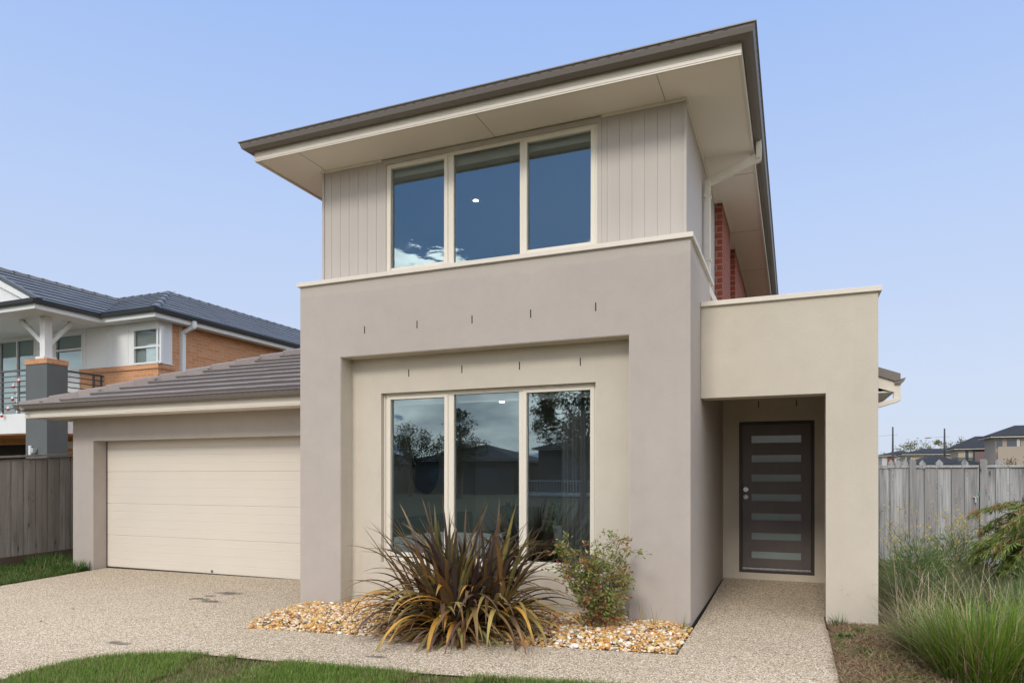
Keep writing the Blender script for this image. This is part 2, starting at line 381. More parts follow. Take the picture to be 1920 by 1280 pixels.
def aggregate_mat():
    m, t = material('exposed_aggregate'); co = t.coord()
    def layer(scale, r=1):
        v = t.new('ShaderNodeTexVoronoi', inp={'Vector': co, 'Scale': scale}); s = t.new('ShaderNodeSeparateXYZ', inp={0: v.outputs['Color']}); return v.outputs['Distance'], s.outputs[0], s.outputs[1]
    d1, r1, q1 = layer(100); d2, r2, q2 = layer(140)
    stops = [(0, (.030, .027, .026)), (.10, (.10, .085, .075)), (.20, (.24, .15, .095)), (.33, (.30, .225, .16)), (.45, (.49, .39, .285)), (.60, (.59, .515, .41)), (.78, (.70, .64, .54)), (.93, (.82, .79, .73))]
    c1 = t.ramp(r1, stops, 'CONSTANT'); c2 = t.ramp(r2, stops, 'CONSTANT')
    col = t.mix(t.ramp(d1, [(.45, 0), (.6, 1)]), c1, c2)
    col = t.mix(t.math('MULTIPLY', t.ramp(d1, [(.5, 0), (.75, 1)]), .35), col, (.42, .34, .25))
    n = t.noise(co, 1.1, 5, .65); n2 = t.noise(co, .35, 3)
    col = t.mix(t.math('MULTIPLY', t.ramp(n, [(.45, 0), (.8, 1)]), .22), col, (.30, .24, .17))
    col = t.mix(t.math('MULTIPLY', t.ramp(n2, [(.35, 0), (.7, 1)]), .16), col, (.62, .54, .44))
    col = t.mix(1.0, col, (1.08, 1.065, 1.0), 'MULTIPLY')
    # oil drips and tyre scuffs on the drive
    sep = t.new('ShaderNodeSeparateXYZ', inp={0: co}); w = t.noise(co, 13, 5, .75)
    f = None
    for (x, y, rx, ry) in ((-6.86, 6.97, .30, .13), (-6.95, 6.72, .12, .07), (-6.62, 6.42, .24, .10), (-6.83, 6.50, .12, .08), (-5.74, 4.48, .17, .07), (-3.2, 4.83, .14, .05)):
        dx = t.math('DIVIDE', t.math('SUBTRACT', sep.outputs[0], x), rx); dy = t.math('DIVIDE', t.math('SUBTRACT', sep.outputs[1], y), ry)
        d = t.math('ADD', t.math('MULTIPLY', dx, dx), t.math('MULTIPLY', dy, dy))
        g = t.math('SUBTRACT', 2.35, t.math('ADD', d, t.math('MULTIPLY', w, 3.1)), True)
        f = g if f is None else t.math('MAXIMUM', f, g)
    col = t.mix(t.math('MULTIPLY', t.math('MULTIPLY', f, 1.6, True), .72), col, (.05, .047, .044))
    t.bsdf(**{'Base Color': col, 'Roughness': .85, 'Specular IOR Level': .25, 'Normal': t.bump(t.math('MULTIPLY', d1, -1), .55, .004)}); return m
def plain_ground(name, c, c2, sc=3, rough=.9):
    m, t = material(name); co = t.coord(); n = t.noise(co, sc, 5, .7); n2 = t.noise(co, sc * 40, 2)
    col = t.mix(n, c, c2); col = t.mix(t.math('MULTIPLY', n2, .3), col, tuple(x * .6 for x in c))
    t.bsdf(**{'Base Color': col, 'Roughness': rough, 'Specular IOR Level': .15, 'Normal': t.bump(n2, .4, .01)}); return m

bm = bmesh.new()
gx = [-700, -300, -120, -60, -30, -20] + [-16 + i for i in range(28)] + [14, 20, 30, 60, 120, 300, 700]
gy = [-700, -300, -120, -60, -30, -16, -8] + [-4 + i for i in range(24)] + [22, 30, 60, 120, 300, 700]
VV = [[bm.verts.new((x, y, gz(x, y) - .05)) for x in gx] for y in gy]
for a, b in zip(VV, VV[1:]):
    for i in range(len(gx) - 1): bm.faces.new((a[i], a[i + 1], b[i + 1], b[i]))
me = bpy.data.meshes.new('ground'); bm.to_mesh(me); bm.free(); finish(me, ground_mat())
g = bpy.data.objects.new('ground', me); COL.objects.link(g); tag(g, kind='structure')

lawn_edge = [(.30, 4.72), (-.6, 4.69), (-1.411, 4.639), (-1.718, 4.604), (-2.537, 4.517), (-3.2, 4.475), (-3.663, 4.447), (-4.2, 4.44), (-4.658, 4.425), (-5.0, 4.33), (-5.302, 4.178), (-5.46, 4.02), (-5.536, 3.874), (-5.55, 3.6), (-5.526, 3.331), (-5.45, 2.0), (-5.3, -3)]
paving = [(-10.84, 8.26), (-5.46, 8.26), (-5.46, 6.66), (-5.39, 6.53), (-5.104, 5.375), (-.866, 5.645), (-.885, 9.96), (.42, 9.96), (.42, 7.6), (.30, 7.47)] + lawn_edge + [(-9.2, -3), (-10.42, 6.28)]
tag(sheet('driveway', paving, 0, aggregate_mat()), kind='structure')
LAWN = lawn_edge + [(6, -3), (6, 3.2), (2.2, 3.4), (.32, 4.4)]
LM = lawn_mat()
tag(sheet('lawn_soil', LAWN, -.012, LM), kind='structure')
tag(sheet('verge_soil', [(-10.86, 8.2), (-10.44, 6.28), (-9.22, -3), (-12.6, -3), (-12.6, 8.9), (-10.86, 8.9)], -.012, LM), kind='structure')
tag(sheet('garden_bed', [(-5.46, 6.9), (-5.40, 6.53), (-5.114, 5.37), (-.866, 5.64), (-.885, 6.9)], -.03, plain_ground('bed_soil', (.30, .19, .10), (.42, .29, .16), 8)), kind='structure')
tag(sheet('garden_soil', [(.30, 4.42), (2.2, 3.42), (6, 3.2), (6, 13.4), (.62, 13.4), (.62, 7.9), (.42, 7.6), (.302, 7.44)], -.02, plain_ground('mulched_soil', (.13, .085, .055), (.24, .17, .10), 7)), kind='structure')

# ------------------------------------------------------------------ the house
H = thing('house', (-3.2, 6.7, 0), 'two-storey house in taupe and cream render with double garage and grey tiled roofs', 'house')
# taupe frame round the lower window, with its return walls
b = MB(); b.wall('y', 6.67, 6.893, -5.47, -.90, -.25, 3.70, [(-4.893, -1.482, -.3, 2.83)])
obj('facade_frame', b, M['taupe'], H)
b = MB(); b.wall('x', -1.08, -.902, 6.893, 8.46, -.25, 3.70); b.wall('x', -1.08, -.902, 8.46, 9.95, -.25, 2.95); b.wall('x', -5.468, -5.29, 6.893, 12, -.3, 3.70)
b.box(-5.29, -1.08, 8.28, 8.46, 3.2, 3.70)
obj('side_wall', b, M['taupe'], H)
# weep vents: narrow upright slots
def slot_mesh(pts, y, w=.011, h=.085):
    b = MB()
    for x, z in pts: b.box(x - w / 2, x + w / 2, y - .002, y + .01, z - h / 2, z + h / 2)
    return b
for x, z in ((-4.558, 3.12), (-3.867, 3.125), (-3.191, 3.122), (-2.518, 3.124), (-1.824, 3.13)): obj('weep_vent', slot_mesh([(x, z)], 6.67), M['dark'], H)
for x, z in ((-4.107, 2.631), (-3.424, 2.634), (-2.732, 2.631), (-2.051, 2.631)): obj('weep_vent', slot_mesh([(x, z)], 6.895), M['dark'], H)
for x, z in ((-.435, 2.418), (.042, 2.417)): obj('weep_vent', slot_mesh([(x, z)], 9.95), M['dark'], H)
# recessed cream wall
b = MB(); b.wall('y', 6.895, 7.10, -5.28, -1.09, .062, 3.15, [(-4.48, -1.888, .43, 2.412)]); b.wall('y', 6.891, 7.10, -5.28, -1.09, -.25, .059)
b.box(-4.892, -4.886, 6.675, 6.894, -.25, 2.829); b.box(-1.489, -1.483, 6.675, 6.894, -.25, 2.829); b.box(-4.886, -1.489, 6.675, 6.894, 2.824, 2.829)
obj('recessed_wall', b, M['cream'], H)
# parapet capping
b = MB(); b.box(-5.50, -.872, 6.640, 6.897, 3.70, 3.748); b.box(-.985, -.872, 6.897, 8.49, 3.70, 3.748); b.box(-5.50, -5.32, 6.897, 8.49, 3.70, 3.748)
obj('parapet_cap', b, M['fascia'], H, bevel=.003)

# upper storey cladding: grooved boards
ZT = 5.152
def boards_y(b, x0, x1, y, z0, z1, first, step=.128):
    xs = [x0]; k = first
    while k < x1 - .01:
        if k > x0 + .01: xs.append(k)
        k += step
    xs.append(x1)
    for a, c in zip(xs, xs[1:]): b.box(a + (.0016 if a > x0 else 0), c - (.0016 if c < x1 else 0), y, y + .018, z0, z1)
    b.box(x0, x1, y + .005, y + .02, z0, z1)
b = MB(); boards_y(b, -5.29, -4.465, 6.90, 3.70, ZT, -5.29 + .10); boards_y(b, -1.825, -1.0, 6.90, 3.70, ZT, -1.825 + .06)
b.box(-5.32, -5.291, 6.888, 6.93, 3.70, ZT); b.box(-.999, -.968, 6.888, 6.93, 3.70, ZT)   # corner beads
b.wall('y', 6.921, 7.1, -5.31, -.985, 3.70, 5.4, [(-4.44, -1.86, 3.74, 5.09)])
obj('cladding', b, M['clad'], H)
b = MB(); ys = [6.935 + .128 * i for i in range(22)]
for a, c in zip(ys, ys[1:]): b.box(-.996, -.982, a + .0025, c - .0025, 3.70, ZT)
b.box(-1.09, -.990, 6.935, 9.66, 3.0, ZT)
obj('side_cladding', b, M['clad'], H)
b = MB(); b.box(-5.318, -5.2, 7.1, 20, 3.0, ZT); b.box(-5.2, -1.0, 19.8, 20, -.3, ZT); b.box(-5.29, -5.12, 12, 20, -.3, 3.0)
obj('rear_wall', b, M['redbrick'], H)
b = MB(); b.box(-1.2, -.885, 9.66, 10.93, 2.9, ZT); b.box(-1.2, -1.0, 10.93, 11.80, 2.9, ZT); b.box(-1.2, -.878, 11.80, 20, 2.9, ZT)
obj('brick_wall', b, M['redbrick'], H)

# windows -----------------------------------------------------------------
def window(name, x0, x1, z0, z1, y, lights, blind, top_trim=None):
    """lights: (glass x0, x1, z0, z1, sash?)"""
    f = MB(); e = .035; d = .085
    f.box(x0, x0 + e, y, y + d, z0, z1); f.box(x1 - e, x1, y, y + d, z0, z1); f.box(x0 + e, x1 - e, y, y + d, z1 - e, z1); f.box(x0 + e, x1 - e, y, y + d, z0, z0 + .055)
    for a, c in zip(lights, lights[1:]):
        xm = (c[0] if not c[4] else c[0] - .045); xa = (a[1] if not a[4] else a[1] + .045)
        f.box(xa, xm, y + .002, y + d, z0 + .055, z1 - e)
    for g in lights:
        if not g[4]:   # fixed light: thin beads
            f.box(g[0], g[1], y + .022, y + .06, g[3], z1 - e); f.box(g[0], g[1], y + .022, y + .06, z0 + .055, g[2])
    w = obj('window', f, M['trim'], H, bevel=.003)
    if name: w['label'] = name
    for g in lights:
        if g[4]:
            s = MB(); a = .043; yy = y - .007
            s.box(g[0] - a, g[0], yy, yy + .05, g[2] - a, g[3] + a); s.box(g[1], g[1] + a, yy, yy + .05, g[2] - a, g[3] + a)
            s.box(g[0], g[1], yy, yy + .05, g[3], g[3] + a); s.box(g[0], g[1], yy, yy + .05, g[2] - a, g[2])
            obj('sash', s, M['trim'], w, bevel=.003)
        p = MB(); yy = y + .031; k = random.uniform(-.0012, .0012); q = random.uniform(-.001, .001)
        p.face([(g[0] - .01, yy - k + q, g[2] - .01), (g[1] + .01, yy + k + q, g[2] - .01), (g[1] + .01, yy + k - q, g[3] + .01), (g[0] - .01, yy - k - q, g[3] + .01)])
        obj('pane', p, M['glass'], w, recalc=False)
    for g in lights:
        r = MB(); r.box(g[0] - .04, g[1] + .04, y + .105, y + .112, blind, z1 - .02); r.box(g[0] - .04, g[1] + .04, y + .099, y + .118, blind - .022, blind - .001)
        obj('roller_blind', r, M['blind'], w)
    return w
window('upper window of three lights', -4.415, -1.870, 3.750, 5.085, 6.905, [(-4.35, -3.648, 3.866, 5.027, True), (-3.534, -2.734, 3.833, 5.06, False), (-2.648, -1.938, 3.867, 5.025, True)], 4.985)
window('lower window of three lights', -4.455, -1.890, .435, 2.398, 6.96, [(-4.39, -3.675, .552, 2.341, True), (-3.559, -2.765, .518, 2.372, False), (-2.675, -1.960, .517, 2.344, True)], 2.300)
b = MB(); b.box(-4.466, -4.416, 6.893, 6.93, 3.70, 5.14); b.box(-1.869, -1.824, 6.893, 6.93, 3.70, 5.14); b.box(-4.416, -1.869, 6.893, 6.93, 5.086, 5.14)
obj('window_surround', b, M['clad'], H, bevel=.002)
b = MB(); b.box(-4.478, -4.457, 6.95, 7.05, .43, 2.41); b.box(-4.457, -1.889, 6.95, 7.05, 2.400, 2.411); b.box(-4.478, -1.889, 6.935, 7.0, .431, .434)
obj('window_reveal', b, M['fascia'], H)

# eaves --------------------------------------------------------------------
EX0, EX1, EY = -5.87, -.42, 6.345
path = [(EX0, 21), (EX0, EY), (EX1, EY), (EX1, 21)]
b = MB(); b.sweep(path, [(0, 5.137), (0, 5.250), (-.03, 5.250), (-.03, 5.137)], True)
b.sweep(path, [(.0015, 5.150), (.0045, 5.153), (.0045, 5.156), (.0015, 5.159)], True); b.sweep(path, [(.0015, 5.190), (.004, 5.193), (.004, 5.196), (.0015, 5.199)], True)
obj('fascia', b, M['fascia'], H)
b = MB(); b.sweep([(EX0 + .03, 21), (EX0 + .03, EY + .03), (EX1 - .03, EY + .03), (EX1 - .03, 21)], [(0, ZT + .001), (0, ZT + .012), (-.62, ZT + .012), (-.62, ZT + .001)], True)
b.mi = 1
for x in (-5.26, -3.02, -1.17): b.box(x - .003, x + .003, EY + .03, 6.9, ZT - .0015, ZT + .001)
for y in (8.9, 11.0, 13.1, 15.2): b.box(-.99, EX1 - .03, y - .003, y + .003, ZT - .0015, ZT + .001)
obj('soffit', b, [M['soffit'], paint('sheet_joint', (.33, .30, .25), .8)], H)
for bx in ((-5.34, -4.467, 6.878, 6.899), (-1.823, -.962, 6.878, 6.899), (-.981, -.960, 6.899, 9.64), (-.884, -.866, 9.64, 10.93), (-.98, -.884, 9.64, 9.659), (-.877, -.858, 11.79, 20)):
    b = MB(); b.box(*bx, ZT - .024, ZT); obj('eaves_bead', b, M['soffit'], H)
GP = [(.002, 5.250), (.062, 5.240), (.100, 5.262), (.113, 5.300), (.118, 5.322), (.131, 5.326), (.131, 5.336), (.117, 5.336), (.108, 5.322), (.095, 5.270), (.060, 5.250), (.002, 5.258)]
b = MB(); b.sweep(path, GP, True)
b.mi = 1; x = EX0 + .02
while x < EX1 - .05: b.box(x, x + .036, EY - .1168, EY - .11, 5.309, 5.3125); x += .115
y = EY + .05
while y < 20: b.box(EX1 + .11, EX1 + .1168, y, y + .036, 5.309, 5.3125); y += .115
obj('gutter', b, [M['gutter'], M['dark']], H)

# tiled roofs ---------------------------------------------------------------
def tile_plane(b, A, d, up, length, tp, runs, L=1, R=1, z=0, row=.31, tw=.30, th=.03, jitter=.003):
    """A eave start (x,y,z); d unit plan direction along the eave; up unit plan direction upslope"""
    for i in range(runs):
        r0, r1 = i * row, (i + 1) * row + .02; lo0, hi0 = L * r0, length - R * r0; lo1, hi1 = L * r1, length - R * r1
        if hi0 - lo0 < .02: break
        s = math.floor(min(lo0, lo1) / tw) * tw + (tw / 2 if i % 2 else 0) - tw
        while s < max(hi0, hi1):
            a0, c0 = max(s, lo0), min(s + tw - .003, hi0); a1, c1 = max(s, lo1), min(s + tw - .003, hi1)
            if c0 - a0 > .004 or c1 - a1 > .004:
                c0 = max(c0, a0 + .001); c1 = max(c1, a1 + .001)
                j = random.uniform(-jitter, jitter); q_ = random.random(); b.col = (q_, q_, 0)
                P = lambda t, r, h: (A[0] + d[0] * t + up[0] * r, A[1] + d[1] * t + up[1] * r, A[2] + r * tp + h)
                b.face([P(a0, r0, th + j), P(c0, r0, th + j), P(c1, r1, .006), P(a1, r1, .006)]); cc_ = b.col; b.col = (cc_[0] * .3, 0, 1); b.face([P(a0, r0, j - .004), P(c0, r0, j - .004), P(c0, r0, th + j), P(a0, r0, th + j)]); b.col = cc_  # front butt face coloured dark to paint in the shadow of each course
                b.face([P(a0, r0, j), P(a0, r0, th + j), P(a1, r1, .006), P(a1, r1, 0)]); b.face([P(c0, r0, j), P(c1, r1, 0), P(c1, r1, .006), P(c0, r0, th + j)])
            s += tw
    n = runs * row; lo, hi = L * n, length - R * n; b.col = (.3, 0, 0)
    if hi < lo: n = length / (L + R) if L + R else n; lo = L * n; hi = length - R * n
    P = lambda t, r: (A[0] + d[0] * t + up[0] * r, A[1] + d[1] * t + up[1] * r, A[2] + r * tp - .006)
    b.face([P(0, 0), P(length, 0), P(hi, n), P(lo, n)])
def ridge_caps(b, P0, P1, w=.15, h=.055, seg=.36):
    P0 = Vector(P0); P1 = Vector(P1); L = (P1 - P0).length; n = max(1, round(L / seg)); d = (P1 - P0) / L; side = Vector((-d.y, d.x, 0)).normalized(); up = side.cross(d) * -1
    if up.z < 0: up = -up
    for i in range(n):
        a = P0 + d * (L * i / n - .02); c = P0 + d * (L * (i + 1) / n + .03); b.col = (random.random(), 0, 0)
        ra = [(-w * 1.1, -.095), (-w * .55, h * .55), (0, h), (w * .55, h * .55), (w * 1.1, -.095)]
        pa = [a + side * x + up * (z + .028) for x, z in ra]; pc = [c + side * x * .92 + up * (z + .004) for x, z in ra]
        for k in range(4): b.face([pa[k], pa[k + 1], pc[k + 1], pc[k]])
        b.face(list(reversed(pa))); b.face(pc)
tp = tan(radians(22))
b = MB(); W = EX1 - EX0
tile_plane(b, (EX0, EY - .05, 5.27), (1, 0), (0, 1), W, tp, 9, row=.305); tile_plane(b, (EX1 + .05, EY, 5.27), (0, 1), (-1, 0), 14.6, tp, 9, 1, 1); tile_plane(b, (EX0 - .05, EY + 14.6, 5.27), (0, -1), (1, 0), 14.6, tp, 9, 1, 1)
h = W / 2; ridge_caps(b, (EX0 + .3, EY + .3, 5.30 + .3 * tp), (EX0 + h, EY + h, 5.30 + h * tp)); ridge_caps(b, (EX1 - .3, EY + .3, 5.30 + .3 * tp), (EX1 - h, EY + h, 5.30 + h * tp)); ridge_caps(b, (EX0 + h, EY + h, 5.30 + h * tp), (EX0 + h, 18, 5.30 + h * tp))
obj('roof', b, M['tile'], H)

# downpipe at the upper right corner
def pipe(name, pts, parent, mat, w=.095, d=.055, brackets=()):
    b = MB(); up = (0, 1, 0)
    for a, c in zip(pts, pts[1:]):
        a = Vector(a); c = Vector(c); e = (c - a).normalized() * .012; b.bar(a - e, c + e, d, w)
    for z in brackets: p = pts[-2]; b.box(p[0] - d / 2 - .006, p[0] + d / 2 + .006, p[1] - w / 2 - .006, p[1] + w / 2 + .006, z, z + .03)
    return obj(name, b, mat, parent, bevel=.004)
pipe('downpipe', [(-.362, 8.33, 5.25), (-.362, 8.33, 5.07), (-.925, 8.33, 4.875), (-.925, 8.33, 3.62), (-.865, 8.62, 3.50), (-.80, 8.62, 3.44), (-.80, 8.62, 3.25)], H, M['fascia'])
for zb_ in (4.70, 3.95):
    b = MB(); b.box(-.965, -.885, 8.275, 8.385, zb_, zb_ + .028); obj('pipe_bracket', b, M['fascia'], H)
b = MB(); b.lathe([(.055, 0), (.055, .12), (.048, .12)], (-.80, 8.62, 3.14), 14)
obj('pipe_socket', b, M['fascia'], H)

# portico -------------------------------------------------------------------
b = MB(); b.wall('y', 7.47, 7.72, -.899, .76, -.25, 3.222, [(-1, .30, -.3, 2.262)])
obj('portico', b, M['cream2'], H)
b = MB(); b.wall('x', .60, .76, 7.72, 9.10, -.25, 3.222); b.box(.42, .60, 7.72, 9.95, -.25, 2.62); obj('portico_side', b, M['cream2'], H)
b = MB(); b.box(-.899, .79, 7.44, 7.75, 3.222, 3.272); b.box(.57, .79, 7.75, 9.1, 3.222, 3.272); b.box(-.899, .57, 7.75, 9.8, 3.05, 3.07)
obj('portico_cap', b, M['fascia'], H, bevel=.003)
b = MB(); b.box(.303, .7615, 7.4685, 7.73, -.3, .035); obj('column_base', b, paint('bare_render', (.62, .58, .52), .95, .08, 6, 80, .3), H)
b = MB(); b.box(-.9015, -.886, 6.70, 9.93, -.05, .012); b.hexa([(.292, 7.10, -.05), (.304, 7.10, -.05), (.304, 7.70, -.05), (.292, 7.70, -.05), (.292, 7.10, .012), (.304, 7.10, .012), (.304, 7.70, .012), (.292, 7.70, .012)]); obj('expansion_joint', b, M['dark'], H)
b = MB(); b.box(-.9, .6, 7.72, 9.95, 2.62, 2.66); obj('porch_ceiling', b, M['soffit'], H)
b = MB(); b.wall('y', 9.95, 10.12, -1.0, .60, -.25, 3.0, [(-.689, .264, .125, 2.187)]); b.box(-.80, .264, 9.951, 10.1, .05, .124)
obj('porch_wall', b, M['cream'], H)
f = MB(); f.box(-.688, -.650, 9.965, 10.09, .126, 2.186); f.box(.226, .263, 9.965, 10.09, .126, 2.186); f.box(-.650, .226, 9.965, 10.09, 2.150, 2.186); f.box(-.688, .263, 9.945, 10.09, .126, .165)
obj('door_frame', f, M['doorframe'], H, bevel=.003)
slots = [(-.53, .099, z - .098, z) for z in (1.993, 1.729, 1.465, 1.199, .934, .670, .415)]
b = MB(); b.wall('y', 10.0, 10.04, -.648, .224, .190, 2.148, slots)
D = obj('front_door', b, M['door'], H, bevel=.002)
b = MB(); b.box(-.646, .222, 9.985, 10.0, .170, .188); obj('door_strip', b, M['steel'], D)
for s in slots:
    b = MB(); b.box(s[0] - .005, s[1] + .005, 10.016, 10.024, s[2] - .005, s[3] + .005); obj('glass_panel', b, M['frost'], D)
b = MB(); i0 = MB()
for z, nm in ((1.258, 'deadbolt'), (1.155, 'handle')):
    k = MB(); k.tube([(-.604, 10.0, z), (-.604, 9.985, z)], [.034, .033], 20)
    if nm == 'handle': k.tube([(-.604, 9.985, z), (-.604, 9.955, z), (-.604, 9.945, z), (-.604, 9.928, z), (-.604, 9.920, z)], [.012, .012, .024, .026, .016], 16)
    else: k.tube([(-.604, 9.985, z), (-.604, 9.972, z)], [.02, .017], 16)
    obj(nm, k, M['steel'], D, smooth=False)

# side eave of the single-storey part, seen past the portico
b = MB(); b.prism_y([(.30, 2.70), (1.096, 2.422), (1.096, 2.550), (.30, 2.868)], 9.13, 9.155); b.box(1.070, 1.096, 9.155, 20, 2.422, 2.55)
obj('barge_board', b, M['fascia'], H)
b = MB(); b.prism_y([(.30, 2.87), (1.100, 2.551), (1.156, 2.56), (1.156, 2.634), (.30, 2.966)], 9.10, 20)
obj('side_roof', b, M['gutter'], H)
b = MB(); b.prism_y([(1.098, 2.517), (1.168, 2.517), (1.194, 2.545), (1.212, 2.585), (1.098, 2.560)], 9.11, 20)
obj('side_gutter', b, M['gutter'], H)
b = MB(); b.box(.62, 1.07, 9.155, 20, 2.425, 2.44); obj('side_soffit', b, M['white'], H)
b = MB(); b.box(.42, .66, 9.96, 20, -.3, 2.43); b.prism_y([(.30, 2.43), (.66, 2.43), (.66, 2.70), (.30, 2.84)], 9.16, 9.2); obj('side_brick_wall', b, M['redbrick'], H)
pipe('downpipe', [(1.125, 9.17, 2.53), (1.125, 9.17, 2.335), (.70, 9.17, 2.205), (.70, 9.17, 0)], H, M['fascia'], .055, .075)

# garage --------------------------------------------------------------------
b = MB(); b.wall('y', 8.0, 8.23, -11.34, -10.842, -.25, 2.42); b.wall('x', -11.34, -11.14, 8.23, 14, -.25, 2.42)
b.wall('x', -10.97, -10.842, 8.23, 8.26, -.25, 2.42); obj('garage_pier', b, M['taupe'], H)
b = MB(); b.wall('y', 8.0, 8.23, -6.04, -5.47, -.25, 2.03); obj('garage_pier', b, M['taupe'], H)
b = MB(); b.wall('y', 7.998, 8.23, -10.838, -5.47, 2.03, 2.42); obj('garage_lintel', b, M['taupe'], H)
# sectional door
b = MB(); zb = -.098; ztop = 2.045; sec = (ztop - zb) / 4; y0 = 8.244
prof = []
for s in range(4):
    for r in range(4):
        a = zb + s * sec + r * sec / 4; c = a + sec / 4; g = .013 if r == 0 else .011; dp = .007 if r == 0 else .0028
        prof += [(a + g * .15, dp), (a + g, 0), (c - .003, 0), (c, .0012)]
for (za, da), (zc, dc) in zip(prof, prof[1:]): b.face([(-10.84, y0 + da, za), (-6.0, y0 + da, za), (-6.0, y0 + dc, zc), (-10.84, y0 + dc, zc)])
b.box(-10.84, -6.0, y0 + .02, y0 + .05, zb, ztop)
GD = obj('garage_door', b, M['gdoor'], H)
b = MB(); b.box(-10.825, -6.0, y0 - .004, y0 + .018, -.122, zb - .001); b.box(-10.841, -10.827, y0 - .006, y0 + .02, -.12, ztop); b.box(-10.84, -6, y0 - .003, y0 + .02, ztop, ztop + .02); obj('door_seal', b, M['rubber'], GD)
b = MB(); b.box(-8.497, -8.457, y0 - .006, y0, -.075, -.050); b.box(-8.484, -8.470, y0 - .02, y0 - .006, -.066, -.035); obj('door_lock', b, paint('lock_blue_grey', (.10, .13, .18), .4), GD)
GX0, GX1, GY = -11.80, -5.472, 7.50
path = [(GX0, 14.5), (GX0, GY), (GX1, GY)]
b = MB(); b.sweep(path, [(0, 2.400), (0, 2.530), (-.03, 2.530), (-.03, 2.400)], True); b.sweep(path, [(.0015, 2.418), (.005, 2.421), (.005, 2.424), (.0015, 2.427)], True); b.sweep(path, [(.0015, 2.465), (.0045, 2.468), (.0045, 2.471), (.0015, 2.474)], True)
obj('fascia', b, M['fascia'], H)
b = MB(); b.box(GX0 + .03, GX1, GY + .03, 7.999, 2.416, 2.428); b.box(GX0 + .03, -11.34, 7.999, 14, 2.416, 2.428); obj('soffit', b, M['soffit'], H)
b = MB(); b.sweep(path, [(u, z - 2.722) for u, z in GP], True); b.mi = 1; x = GX0 + .02
while x < GX1 - .05: b.box(x, x + .036, GY - .1168, GY - .11, 2.587, 2.5905); x += .115
obj('gutter', b, [M['gutter'], M['dark']], H)
tp = tan(radians(21.3)); b = MB(); L = GX1 - GX0
tile_plane(b, (GX0, GY - .04, 2.555), (1, 0), (0, 1), L, tp, 12, 1, 0, row=.31, th=.05); tile_plane(b, (GX0 - .04, GY + 7, 2.555), (0, -1), (1, 0), 7, tp, 11, 1, 1)
h = 3.5; ridge_caps(b, (GX0 - .02, GY - .02, 2.585), (GX0 + h, GY + h, 2.585 + h * tp), .15, .07, .44)
b.box(GX0 + h, GX1, GY + 3.3, GY + 3.7, 2.5 + 3.3 * tp, 2.56 + 3.5 * tp)
obj('garage_roof', b, M['tile'], H)
pipe('downpipe', [(-11.86, 8.75, 2.53), (-11.86, 8.75, 2.36), (-11.40, 8.75, 2.20), (-11.40, 8.75, -.1)], H, M['fascia'])

# rooms behind the glass ------------------------------------------------------
b = MB(); b.wall('y', 11.0, 11.1, -5.28, -1.09, 0, 2.42); b.wall('x', -5.285, -5.20, 7.1, 11, 0, 2.42); b.wall('x', -1.20, -1.09, 7.1, 11, 0, 2.42); b.box(-5.2, -1.2, 7.1, 11, 2.42, 2.5)
R = obj('room', b, M['wallin'], H)
b = MB(); b.box(-5.2, -1.2, 7.1, 11, -.02, .05); obj('room_floor', b, M['floorin'], H)
b = MB(); b.wall('y', 10.5, 10.6, -5.2, -1.1, 2.72, 5.12); b.box(-5.2, -1.1, 7.1, 10.5, 5.12, 5.2); b.box(-5.2, -1.1, 7.1, 10.5, 2.66, 2.74); b.wall('x', -5.2, -5.15, 7.1, 10.5, 2.74, 5.12); b.wall('x', -1.15, -1.1, 7.1, 10.5, 2.74, 5.12)
obj('bedroom', b, M['wallin'], H)
for c in ((-3.925, 8.319, 5.116), (-3.553, 8.336, 2.416)):
    b = MB(); b.face([(c[0] + .034 * cos(2 * pi * q / 20), c[1] + .034 * sin(2 * pi * q / 20), c[2]) for q in range(20)]); d_ = obj('downlight', b, M['lamp2' if c[2] > 4 else 'lamp'], H)
b = MB(); n = 46; zs = (.08, 2.38)
for i in range(n):
    x = -2.36 + i * .0115; x2 = x + .0115; ya = 7.22 + .025 * sin(i * .75); yb = 7.22 + .025 * sin((i + 1) * .75); b.face([(x, ya, zs[0]), (x2, yb, zs[0]), (x2, yb, zs[1]), (x, ya, zs[1])])
obj('curtain', b, paint('grey_curtain', (.16, .165, .17), .9), H)

